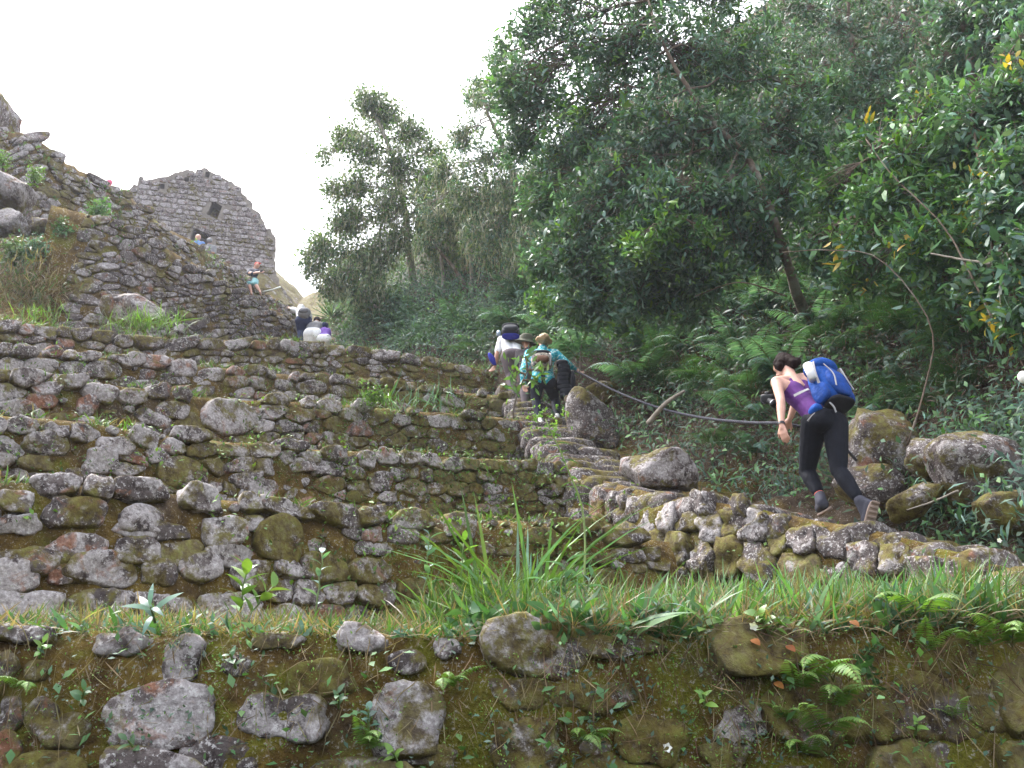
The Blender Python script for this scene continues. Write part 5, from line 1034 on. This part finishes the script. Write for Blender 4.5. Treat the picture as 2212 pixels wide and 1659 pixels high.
# ---------------------------------------------------------------- hiker with the blue backpack
J = dict(head=P(1693, 790, 8.12), neck=P(1707, 815, 8.02), shL=P(1678, 826, 7.90), elL=P(1687, 868, 7.74), wrL=P(1688, 917, 7.66), tipL=P(1700, 968, 7.64), shR=P(1738, 818, 8.16), elR=P(1722, 862, 8.28), wrR=P(1706, 905, 8.36), tipR=P(1696, 922, 8.42), chest=P(1722, 845, 7.96), pelvis=P(1781, 906, 7.72), hipL=P(1759, 912, 7.74), hipR=P(1804, 916, 7.72),
         knL=P(1743, 1018, 8.0), anL=P(1771, 1070, 7.88), heelL=P(1780, 1092, 7.84), toeL=P(1768, 1098, 8.04), knR=P(1812, 1016, 7.70), anR=P(1857, 1081, 7.58), heelR=P(1879, 1092, 7.53), toeR=P(1868, 1135, 7.60), look=(-.5, .8, -.3), palmL=(.6, .5, 0))
def hair1(g, h, s):
    q = g['_']; b = -q['look']; return [(h+q['hd']*.045+b*.02, .088, h+b*.03-q['hd']*.01, .088), (h+b*.06-q['hd']*.02, .07, h+b*.10-q['hd']*.10, .05), (h+b*.05+q['hd']*.0, .06, h+b*.09+np.array((.05, -.04, -.05)), .04), (h+q['ear']*.05, .06, h+q['ear']*.06-q['hd']*.06, .045), (h-q['ear']*.05, .06, h-q['ear']*.06-q['hd']*.06, .045)], HAIRB
PURPLE, LEGG = fabric('purple_top', (.085, .022, .14)), plain('black_leggings', (.006, .007, .012), .75, .15, 20, .35, 30, .008)
NAVYSHOE, SOLE = fabric('shoe_dark', (.045, .045, .06)), plain('sole_tan', (.23, .17, .14), .7, .3, 30, .2)
r1, g1, b1 = person('woman in purple top and black leggings climbing with one arm hanging', J, SKIN, [('tank_top', ['vest'], .012, PURPLE, 4), ('leggings', ['pelvis', 'thighL', 'thighR', ('shinL', .88), ('shinR', .88)], .011, LEGG, 3)], .97, .0085, hair1)
shoe(r1, b1, J, 'L', NAVYSHOE, SOLE, 1.08, (-.25, .75, .6)); shoe(r1, b1, J, 'R', NAVYSHOE, SOLE, 1.12, (-.35, .9, .15))
for S in 'LR': pass
V, F = tube(J['anL']+(J['knL']-J['anL'])*np.linspace(-.02, .10, 4)[:, None], .043, 12, False); child('sock', V, F, fabric('sock', (.55, .12, .08)), r1, b1)
V, F = tube(J['wrL']+(J['elL']-J['wrL'])*np.linspace(-.02, .07, 4)[:, None], .031, 14, False); child('wristband', V, F, plain('black_band', (.01, .01, .012), .5), r1, b1)
# her backpack
axu, axs = norm(J['neck']-J['pelvis']), norm(J['shR']-J['shL']); axn = norm(np.cross(axs, axu)); axn = axn if axn[2] > 0 else -axn
axn = norm(axn+np.array((.25, -.35, .0))); axu = norm(axu-axn*np.dot(axu, axn)); axs = np.cross(axn, axu); axs = axs if axs[0] > 0 else -axs
pc = (J['neck']*.42+J['pelvis']*.58)+axn*.20+axs*.055
BLUE, BLUE2, GREYS = fabric('pack_blue', (.006, .058, .27), .8, .3, 22, .02), fabric('pack_blue_dark', (.006, .045, .22), .8, .3, 22, .02), fabric('strap_grey', (.30, .29, .30))
bp = empty('backpack', pc, 'blue hiking backpack worn by the woman in the purple top', 'backpack')
def pk(nm, c, half, mat, e=3.2, nz=.01, par=bp, tp=0., ax=(axs, axn, axu), seed=1, base=pc): V, F = rbox(c, ax, half, e, 7, nz, 9., seed, tp); return child(nm, V, F, mat, par, base)
pk('main_compartment', pc, (.155, .115, .225), BLUE, 3.0, .012, tp=.06)
pk('lid', pc+axu*.205+axn*.01, (.150, .120, .062), BLUE, 2.8, .012, seed=2)
pk('front_pocket', pc+axn*.105-axu*.05, (.115, .040, .15), BLUE2, 2.8, .01, seed=3)
pk('side_pocket', pc-axs*.15-axu*.11, (.035, .085, .10), BLUE2, 2.6, .01, seed=4); pk('side_pocket', pc+axs*.15-axu*.11, (.035, .085, .10), BLUE2, 2.6, .01, seed=5)
pk('bottom_panel', pc-axu*.222+axn*.01, (.135, .10, .03), fabric('pack_black', (.012, .012, .016)), 3., .006, seed=6)
pk('hip_pocket', pc-axs*.19-axu*.235-axn*.10, (.05, .065, .04), BLUE, 2.5, .008, seed=7)
V, F = tube(np.array([pc-axs*.175+axu*.02+axn*.02, pc-axs*.165+axu*.20+axn*.03]), [.042, .042], 14); child('rolled_map', V, F, plain('roll_white', (.62, .62, .64), .6), bp, pc)
for q in (-1, 1):
    strap([pc+axs*q*.152+axu*.19+axn*.085, pc+axs*q*.172+axn*.06+axu*.05, pc+axs*q*.165-axu*.12+axn*.03, pc+axs*q*.16-axu*.2-axn*.02], .024, .003, axs*q, GREYS, bp, pc)
    strap([pc+axs*q*.10+axn*.135+axu*.13, pc+axs*q*.07+axn*.152, pc+axs*q*.10+axn*.14-axu*.14], .012, .003, axn, GREYS, bp, pc)
strap([pc-axs*.19-axu*.02-axn*.06, pc-axs*.24-axu*.03-axn*.10, pc-axs*.27-axu*.02-axn*.17], .026, .003, -axs, GREYS, bp, pc)
strap([pc-axs*.13-axu*.24-axn*.06, pc-axs*.205-axu*.275-axn*.11, pc-axs*.235-axu*.30-axn*.19], .032, .004, -axu, GREYS, bp, pc, 'hip_belt')
strap([pc-axs*.13-axu*.24+axn*.02, pc-axs*.11-axu*.29+axn*.02, pc-axs*.09-axu*.33+axn*.0], .022, .003, axn, GREYS, bp, pc, 'loose_strap')
for q, k in ((-.06, .27), (.02, .268), (.09, .262), (-.10, .25)):
    V, F = rbox(pc+axs*q+axu*k+axn*.03, (axs, axn, axu), (.016, .012, .008), 3, 2); child('buckle', V, F, GREYS, bp, pc)
# camera hanging at her chest
cc = P(1659, 862, 7.98); cam_root = empty('camera_body', cc, 'black camera hanging in front of the woman in the purple top', 'camera'); BLK = plain('camera_black', (.008, .008, .011), .5, .3, 30, .3)
cx_, cy_, cz_ = norm((.75, -.55, -.2)), norm((.55, .75, .3)), None; cy_ = norm(cy_-cx_*np.dot(cy_, cx_)); cz_ = np.cross(cx_, cy_)
V, F = rbox(cc, (cx_, cy_, cz_), (.066, .032, .046), 5, 5); child('housing', V, F, BLK, cam_root, cc)
V, F = rbox(cc+cz_*.05, (cx_, cy_, cz_), (.026, .026, .018), 4, 4); child('prism', V, F, BLK, cam_root, cc)
ld = norm((.45, -.5, -.75)); V, F = tube(cc+ld*np.array([[.02], [.06], [.065], [.10], [.105], [.115]]), [.034, .034, .038, .038, .032, .030], 18); lo_ = child('lens', V, F, BLK, cam_root, cc); V, F = tube(cc+ld*np.array([[.068], [.075]]), [.0395, .0395], 18, False); link('lens_ring', mesh_np('lens_ring', V-cc, F, plain('ring', (.5, .5, .52), .3, .5, metal=1.)), lo_)
strap([cc+cx_*.06, (cc+J['neck'])/2-np.array((.02, 0, 0)), J['neck']-np.array((.03, .0, -.02))], .02, .002, (0, -1, .3), BLK, cam_root, cc)
# ---------------------------------------------------------------- rope handrail
rp = [P(1236, 800, 14.35), P(1262, 810, 13.9), P(1330, 845, 12.6), P(1420, 880, 11.2), P(1520, 903, 9.9), P(1620, 913, 9.0), P(1700, 916, 8.44), P(1780, 938, 8.5), P(1825, 968, 8.8), P(1855, 1000, 9.1)]
q = spline(rp, 160); n_ = 7
V, F = tube(q, .012, 9); th = np.arange(len(q)); R_ = empty('rope', q[0], 'dark rope handrail sagging between the two women', 'rope'); child('core', V, F, plain('rope_dark', (.045, .045, .055), .8, .2, 60, .4), R_, q[0])
T_ = norm(np.gradient(q, axis=0)); A_ = norm(np.cross(T_, UP)); B_ = np.cross(A_, T_)
for k in range(3):
    dn = spline(rp, 900); Td = norm(np.gradient(dn, axis=0)); Ad = norm(np.cross(Td, UP)); Bd = np.cross(Ad, Td); s_ = np.concatenate([[0], np.cumsum(np.linalg.norm(np.diff(dn, axis=0), axis=1))]); a = s_*55+k*2.094
    V, F = tube(dn+Ad*(np.cos(a)*.009)[:, None]+Bd*(np.sin(a)*.009)[:, None], .008, 5); child('strand', V, F, plain('rope_strand', (.07, .07, .085), .8, .2, 60, .4), R_, q[0])
V, F = tube(np.array([P(1252, 806, 14.1), P(1254, 760, 14.6), P(1262, 700, 15)]), [.012, .012, .01], 6); child('anchor_stake', V, F, M_BARK, R_, q[0])
# ---------------------------------------------------------------- blonde hiker in turquoise
J = dict(head=P(1173, 736, 14.5), neck=P(1172, 753, 14.36), shL=P(1143, 764, 14.3), shR=P(1200, 764, 14.3), elR=P(1224, 785, 14.2), wrR=P(1241, 799, 14.3), tipR=P(1256, 806, 14.35), elL=P(1131, 800, 13.95), wrL=P(1131, 828, 13.95), tipL=P(1136, 849, 13.95), chest=P(1171, 782, 14.16), pelvis=P(1173, 822, 13.9), hipL=P(1161, 826, 13.9), hipR=P(1186, 826, 13.9),
         knL=P(1157, 862, 13.98), anL=P(1166, 905, 13.8), heelL=P(1171, 918, 13.72), toeL=P(1172, 908, 13.97), knR=P(1200, 864, 14.2), anR=P(1203, 896, 14.0), heelR=P(1205, 905, 13.95), toeR=P(1200, 900, 14.2), look=(-.1, 1, .2))
def hair2(g, h, s):
    q = g['_']; b = -q['look']; return [(h+q['hd']*.05, .092, h, .098), (h+b*.05, .09, h+b*.12-q['hd']*.15, .10), (h+b*.11-q['hd']*.17-q['ear']*.09, .055, h+b*.11-q['hd']*.17+q['ear']*.09, .055)], BLOND
TURQ = plain('turquoise_print', (.01, .30, .38), .8, .2)
m, nn_, ll_, bb_ = TURQ, TURQ.node_tree.nodes, TURQ.node_tree.links, TURQ.node_tree.nodes['Principled BSDF']; gg_ = nn_.new('ShaderNodeNewGeometry')
ll_.new(ramp(nn_, ll_, noise(nn_, ll_, gg_.outputs['Position'], 26, 3, .6), [(.42, (.012, .22, .30)), (.52, (.02, .36, .42)), (.60, (.45, .55, .55))]), bb_.inputs['Base Color'])
DKGREY = plain('slate_leggings', (.018, .02, .032), .75, .15, 20, .3, 30, .008)
r2, g2, b2 = person('blonde woman in turquoise sleeves gripping the upper end of the rope', J, SKIN, [('jacket', ['torso', 'armL', 'armR', 'foreL', 'foreR'], .022, TURQ, 4), ('leggings', ['pelvis', 'thighL', 'thighR', 'shinL', 'shinR'], .012, DKGREY, 3)], 1., .012, hair2)
WSH = plain('white_shoe', (.62, .60, .60), .6); shoe(r2, b2, J, 'L', WSH, SOLE, .95); shoe(r2, b2, J, 'R', WSH, SOLE, .95)
for S in 'LR':
    V, F = tube(J['kn'+S]+(J['an'+S]-J['kn'+S])*np.linspace(.05, .14, 4)[:, None], .069, 14, False); child('mesh_panel', V, F, plain('mesh_panel', (.10, .075, .07), .8), r2, b2)
pc2 = P(1170, 781, 13.86); X3, N3, U3 = np.array((1., 0, 0)), norm((0, -.85, .5)), norm((0, .5, .85)); bp2 = empty('backpack', pc2, 'small patterned beige and black backpack on the turquoise hiker', 'backpack')
PAT = plain('pack_print', (.3, .25, .2), .8); nn_, ll_ = PAT.node_tree.nodes, PAT.node_tree.links; gg_ = nn_.new('ShaderNodeNewGeometry')
ll_.new(ramp(nn_, ll_, noise(nn_, ll_, gg_.outputs['Position'], 17, 3, .7), [(.40, (.015, .015, .018)), (.47, (.36, .31, .25)), (.54, (.05, .04, .04)), (.62, (.5, .45, .38))]), nn_['Principled BSDF'].inputs['Base Color'])
pk('main_compartment', pc2, (.17, .10, .19), PAT, 2.8, .012, bp2, ax=(X3, N3, U3), base=pc2); pk('front_pocket', pc2+N3*.09-U3*.06, (.11, .04, .09), fabric('pack_brown', (.10, .045, .025)), 2.6, .01, bp2, ax=(X3, N3, U3), base=pc2); pk('top_flap', pc2+U3*.165+N3*.02, (.16, .09, .04), fabric('flap_dark', (.02, .02, .03)), 2.6, .008, bp2, ax=(X3, N3, U3), base=pc2)
for q_ in (-1, 1): strap([pc2+X3*q_*.12+U3*.17+N3*.06, pc2+X3*q_*.14+N3*.12, pc2+X3*q_*.13-U3*.17+N3*.05], .025, .004, N3, GREYS, bp2, pc2)
jc = P(1214, 778, 13.84); jr = empty('puffer_jacket', jc, 'dark quilted jacket hanging at the turquoise hiker\'s right hip', 'jacket'); PUFF = plain('puffer', (.008, .009, .016), .6, .25, 20, .3)
for k in range(9):
    t = k/8; V, F = rbox(jc+np.array((.05*t+.02*math.sin(k), .0, -.06-.56*t)), (X3, (0, 1, 0), UP), (.095+.02*t, .07, .056), 3., 5, .006, 14, k); child('quilt_panel', V, F, PUFF, jr, jc)
V, F = rbox(jc+np.array((.16, .03, -.40)), (X3, (0, 1, 0), UP), (.05, .06, .25), 2.3, 5, .01, 8, 3); child('sleeve', V, F, PUFF, jr, jc)
V, F = rbox(jc+np.array((.06, -.02, -.66)), (X3, (0, 1, 0), UP), (.05, .05, .07), 2.5, 4, .01, 8, 4); child('lining', V, F, fabric('lining', (.25, .2, .14)), jr, jc)
# ---------------------------------------------------------------- hiker with the dark pack, bent double
J = dict(head=P(1102, 713, 16.35), neck=P(1103, 722, 16.15), shL=P(1083, 734, 15.95), shR=P(1126, 733, 16.0), elL=P(1073, 765, 15.75), wrL=P(1070, 790, 15.7), tipL=P(1060, 803, 15.7), elR=P(1142, 757, 16.), wrR=P(1146, 784, 16.0), chest=P(1104, 742, 15.9), pelvis=P(1107, 768, 15.55), hipL=P(1096, 772, 15.55), hipR=P(1120, 772, 15.55), knL=P(1102, 810, 15.6), anL=P(1106, 848, 15.4), heelL=P(1107, 856, 15.35), toeL=P(1105, 852, 15.6), knR=P(1126, 808, 15.8), anR=P(1124, 842, 15.7), heelR=P(1124, 850, 15.65), toeR=P(1122, 846, 15.9), look=(-.1, 1, -.2))
GREYT, WHITES, COBALT = fabric('grey_trousers', (.13, .105, .115)), fabric('white_shirt', (.62, .62, .64)), fabric('cobalt', (.025, .03, .28))
r3, g3, b3 = person('hiker bent double under a dark backpack in grey trousers and white shirt', J, SKIN_TAN, [('shirt', ['torso', ('armL', .8), ('armR', .8)], .02, WHITES, 4), ('trousers', ['pelvis', 'thighL', 'thighR', 'shinL', 'shinR'], .022, GREYT, 3)], 1., .013, lambda g, h, s: ([(h+g['_']['hd']*.04, .092, h-g['_']['look']*.03, .09)], HAIRB))
shoe(r3, b3, J, 'L', NAVYSHOE, SOLE); shoe(r3, b3, J, 'R', NAVYSHOE, SOLE)
V, F = rbox(P(1063, 776, 15.68), (norm((1, 0, .5)), (0, 1, 0), norm((-.5, 0, 1))), (.045, .05, .15), 2.5, 5, .03, 7, 2); jk = child('jacket_sleeve', V, F, COBALT, r3, b3)
pc3 = P(1103, 718, 15.72); bp3 = empty('backpack', pc3, 'black and charcoal backpack topmost on the bent-double hiker', 'backpack'); U4 = norm((0, .75, .66)); N4 = norm((0, -.66, .75)); K1, K2 = fabric('pack_black2', (.012, .013, .018)), fabric('pack_charcoal', (.04, .042, .05))
pk('main_compartment', pc3, (.17, .12, .22), K1, 2.8, .012, bp3, ax=(X3, N4, U4), base=pc3); pk('front_pocket', pc3+N4*.10-U4*.04, (.13, .05, .13), K2, 2.6, .01, bp3, ax=(X3, N4, U4), base=pc3); pk('lid', pc3+U4*.19+N4*.03, (.165, .11, .06), K1, 2.6, .01, bp3, ax=(X3, N4, U4), base=pc3); pk('hip_belt', pc3-U4*.21-N4*.02, (.16, .06, .018), COBALT, 2.6, .01, bp3, ax=(X3, N4, U4), base=pc3)
V, F = tube(pc3-X3*.22+U4*np.array([[-.12], [.02], [.06], [.10]]), [.038, .038, .02, .02], 14); child('bottle', V, F, plain('bottle_pale', (.45, .55, .68), .3, .5), bp3, pc3)
# ---------------------------------------------------------------- companion in the olive hat, mostly hidden
J = dict(head=P(1137, 738, 15.15), neck=P(1141, 757, 15.05), shL=P(1122, 764, 15.00), shR=P(1160, 764, 15.00), elL=P(1118, 788, 14.95), wrL=P(1120, 806, 15.05), elR=P(1164, 788, 14.95), wrR=P(1160, 806, 15.05), chest=P(1141, 778, 14.95), pelvis=P(1143, 806, 14.85), hipL=P(1133, 808, 14.85), hipR=P(1153, 808, 14.85), knL=P(1133, 840, 14.95), anL=P(1134, 872, 14.85), heelL=P(1134, 878, 14.80), toeL=P(1133, 876, 15.05), knR=P(1153, 838, 15.05), anR=P(1152, 868, 14.95), heelR=P(1152, 874, 14.90), toeR=P(1151, 872, 15.15), look=(-.3, 1, 0))
r4, g4, b4 = person('hiker in a dark shirt and olive hat, mostly hidden behind the blonde woman', J, SKIN_TAN, [('shirt', ['torso', 'armL', 'armR'], .02, fabric('dark_shirt', (.03, .025, .03)), 4), ('trousers', ['pelvis', 'thighL', 'thighR', 'shinL', 'shinR'], .02, GREYT, 3)], 1., .016)
hc = J['head']+np.array((0, 0, .03)); ha = norm((.18, -.25, 1)); pr = [(.0, .13), (.06, .125), (.10, .10), (.105, .103), (.0, .115), (-.02, .12), (-.045, .20), (-.05, .205), (-.03, .13)]
V, F = tube(hc+ha*np.array([[-.055], [-.05], [-.02], [.0], [.03], [.08], [.11], [.12]]), [.205, .20, .135, .118, .115, .108, .08, .02], 22); tag(link('olive_hat', mesh_np('olive_hat', V-hc, F, fabric('olive', (.085, .085, .06))), None, hc), 'olive brimmed hat between the dark pack and the blonde hair', 'hat')
# ---------------------------------------------------------------- far hikers at the crest
def quick(label, D, px, skin, outfit, look=(0, 1, 0), hair=None, s=1., voxel=.02, dz=None):
    Jq = {k: P(v[0], v[1], D+(v[2] if len(v) > 2 else 0)) for k, v in px.items()}; Jq['look'] = look
    for S in 'LR':
        Jq.setdefault('heel'+S, Jq['an'+S]-np.array((0, .05, .04))); Jq.setdefault('toe'+S, Jq['an'+S]+np.array((0, .18, -.05)))
    a = person(label, Jq, skin, outfit, s, voxel, hair, True)
    return a, Jq
TR = ['pelvis', 'thighL', 'thighR', 'shinL', 'shinR']; SHIRT = ['torso', 'armL', 'armR']; LONG = SHIRT+['foreL', 'foreR']
short_hair = lambda mat: (lambda g, h, s: ([(h+g['_']['hd']*.035, .09, h-g['_']['look']*.03, .092)], mat))
NAVY, WHITEP, GREYP = fabric('navy', (.02, .028, .075)), fabric('white_cloth', (.75, .75, .76)), fabric('grey_top', (.20, .20, .21))
_, J = quick('far hiker in white trousers and grey top, bending forward behind the coping', 20.4, dict(head=(685, 694, .5), neck=(683, 699, .35), shL=(668, 703, .25), shR=(695, 703, .3), elL=(663, 714, .2), wrL=(662, 724, .3), elR=(698, 714, .2), wrR=(697, 724, .3), chest=(680, 706, .15), pelvis=(676, 722), hipL=(669, 724), hipR=(684, 724), knL=(669, 748, .1), anL=(669, 770), knR=(685, 746, .2), anR=(685, 768, .1)), SKIN_TAN, [('top', LONG, .03, GREYP, 3), ('trousers', TR, .05, WHITEP, 3)], (0, 1, -.3), short_hair(HAIRB))
_, J = quick('far hiker in navy trousers reaching for the wall with a pale sleeve', 20.5, dict(head=(652, 667, .35), neck=(655, 671, .3), shL=(645, 673, .2), shR=(665, 674, .3), elL=(637, 669, .2), wrL=(630, 667, .3), elR=(670, 684, .3), wrR=(668, 692, .4), chest=(656, 679, .15), pelvis=(656, 693), hipL=(650, 695), hipR=(662, 695), knL=(650, 716, .1), anL=(651, 738), knR=(663, 714, .2), anR=(662, 736, .1)), SKIN_TAN, [('top', LONG, .02, WHITEP, 3), ('trousers', TR, .03, NAVY, 3)], (0, 1, 0), short_hair(WHITEP))
pq = P(657, 676, 20.35); bq = empty('backpack', pq, 'grey backpack on the far hiker in navy trousers', 'backpack'); pk('main_compartment', pq, (.15, .11, .14), GREYP, 2.6, .01, bq, ax=(X3, N3, U3), base=pq); pk('pocket', pq-U3*.04+N3*.09, (.11, .05, .08), fabric('grey_dark', (.09, .09, .10)), 2.6, .01, bq, ax=(X3, N3, U3), base=pq)
_, J = quick('far hiker in a purple top beside the one in white trousers', 20.3, dict(head=(702, 706, .3), neck=(701, 711, .25), shL=(693, 714, .2), shR=(709, 714, .2), elL=(692, 724, .1), wrL=(694, 732, .2), elR=(711, 724, .2), wrR=(709, 733, .3), chest=(701, 718, .15), pelvis=(700, 732), hipL=(695, 733), hipR=(705, 733), knL=(695, 752, .1), anL=(695, 770), knR=(705, 752, .2), anR=(705, 770, .1)), SKIN_TAN, [('top', LONG, .02, fabric('purple2', (.16, .08, .35)), 3), ('trousers', TR, .03, WHITEP, 3)], (0, 1, 0), short_hair(NAVY), .85)
# man with the red cap sitting on the long wall
_, J = quick('man in navy shirt, teal shorts and red cap sitting on the long wall', 28.0, dict(head=(555, 574, 0), neck=(549, 582, .1), shL=(557, 586, -.12), shR=(538, 584, .25), elL=(545, 591, -.35), wrL=(561, 588, -.4), elR=(536, 590, -.1), wrR=(556, 588, -.35), chest=(548, 591, .1), pelvis=(543, 607, .1), hipL=(550, 608, -.05), hipR=(538, 608, .1), knL=(551, 613, -.45), anL=(562, 630, -.5), knR=(538, 613, -.4), anR=(543, 632, -.45)), SKIN, [('shirt', SHIRT, .02, fabric('navy_shirt', (.02, .022, .04)), 3), ('shorts', ['pelvis', 'thighL', 'thighR'], .03, fabric('teal_shorts', (.16, .34, .36)), 3)], (.8, -.5, -.2), None)
hc = J['head']; V, F = remesh(geo([(hc+UP*.035, .095, hc+UP*.05, .09), (hc+np.array((.09, -.06, .05)), .03, hc+np.array((.15, -.10, .03)), .02)]), .015, 2); tag(link('red_cap', mesh_np('red_cap', V-hc, F, fabric('cap_red', (.45, .05, .04))), None, hc), 'red cap on the man sitting on the long wall', 'cap')
pc4 = P(565, 586, 27.6); V, F = rbox(pc4, (X3, (0, 1, 0), UP), (.05, .03, .06), 5, 3); tag(link('phone', mesh_np('phone', V-pc4, F, BLK), None, pc4), 'small black phone held up by the man in the red cap', 'phone')
q = np.array([P(568, 630, 27.4), P(590, 625, 27.6), P(606, 620, 27.7)]); V, F = tube(q-q[0], [.02, .018, .03], 8); tag(link('trekking_pole', mesh_np('trekking_pole', V, F, plain('pole', (.6, .62, .6), .4)), None, q[0]), 'pale pole sticking out at the red-capped man\'s foot', 'pole')
# people of whom only the head shows over the long wall
def sitter(label, px, py, D, skin, top, hair, look=(.2, -1, -.2)):
    h = P(px, py, D); o_ = lambda x, y, z: h+np.array((x, y, z))
    Jq = dict(head=h, neck=o_(0, .02, -.13), shL=o_(-.17, .03, -.22), shR=o_(.17, .03, -.22), elL=o_(-.22, 0, -.46), wrL=o_(-.15, -.2, -.55), elR=o_(.22, 0, -.46), wrR=o_(.15, -.2, -.55), chest=o_(0, .04, -.34), pelvis=o_(0, .06, -.68), hipL=o_(-.09, .05, -.70), hipR=o_(.09, .05, -.70), knL=o_(-.12, -.38, -.58), anL=o_(-.12, -.46, -.92), knR=o_(.12, -.38, -.58), anR=o_(.12, -.46, -.92), look=look)
    for S in 'LR': Jq['heel'+S] = Jq['an'+S]-np.array((0, -.04, .05)); Jq['toe'+S] = Jq['an'+S]+np.array((0, -.15, -.06))
    return person(label, Jq, skin, [('shirt', SHIRT, .02, top, 3), ('trousers', TR, .02, GREYT, 3)], 1., .02, hair)
sitter('bald man whose head shows before the ruin\'s doorway', 428, 513, 26.4, SKIN, fabric('blue_shirt', (.10, .20, .45)), None)
sitter('grey-capped person beside the bald man by the ruin', 453, 521, 27.0, SKIN_TAN, GREYP, short_hair(GREYP), (0, 1, 0))
sitter('person in a pink hat just showing over the long wall', 236, 396, 23.2, SKIN, fabric('pink', (.6, .10, .2)), short_hair(fabric('pink_hat', (.62, .12, .22))), (0, 1, 0))
# ================================================================== misty mountain air
bm = bmesh.new(); bmesh.ops.create_cube(bm, size=1); me = bpy.data.meshes.new('haze'); bm.to_mesh(me); bm.free()
o = link('haze', me); o.scale = (140, 100, 60); o.location = (0, 30, 24); tag(o, 'thin bright mist in the air', 'haze', None, 'stuff')
hm = bpy.data.materials.new('haze'); hm.use_nodes = True; hn = hm.node_tree.nodes; hn.remove(hn['Principled BSDF'])
pv = hn.new('ShaderNodeVolumePrincipled'); pv.inputs['Color'].default_value = (.86, .88, 1., 1); pv.inputs['Density'].default_value = 0.0007; pv.inputs['Anisotropy'].default_value = .35
hm.node_tree.links.new(pv.outputs[0], hn['Material Output'].inputs['Volume']); me.materials.append(hm)
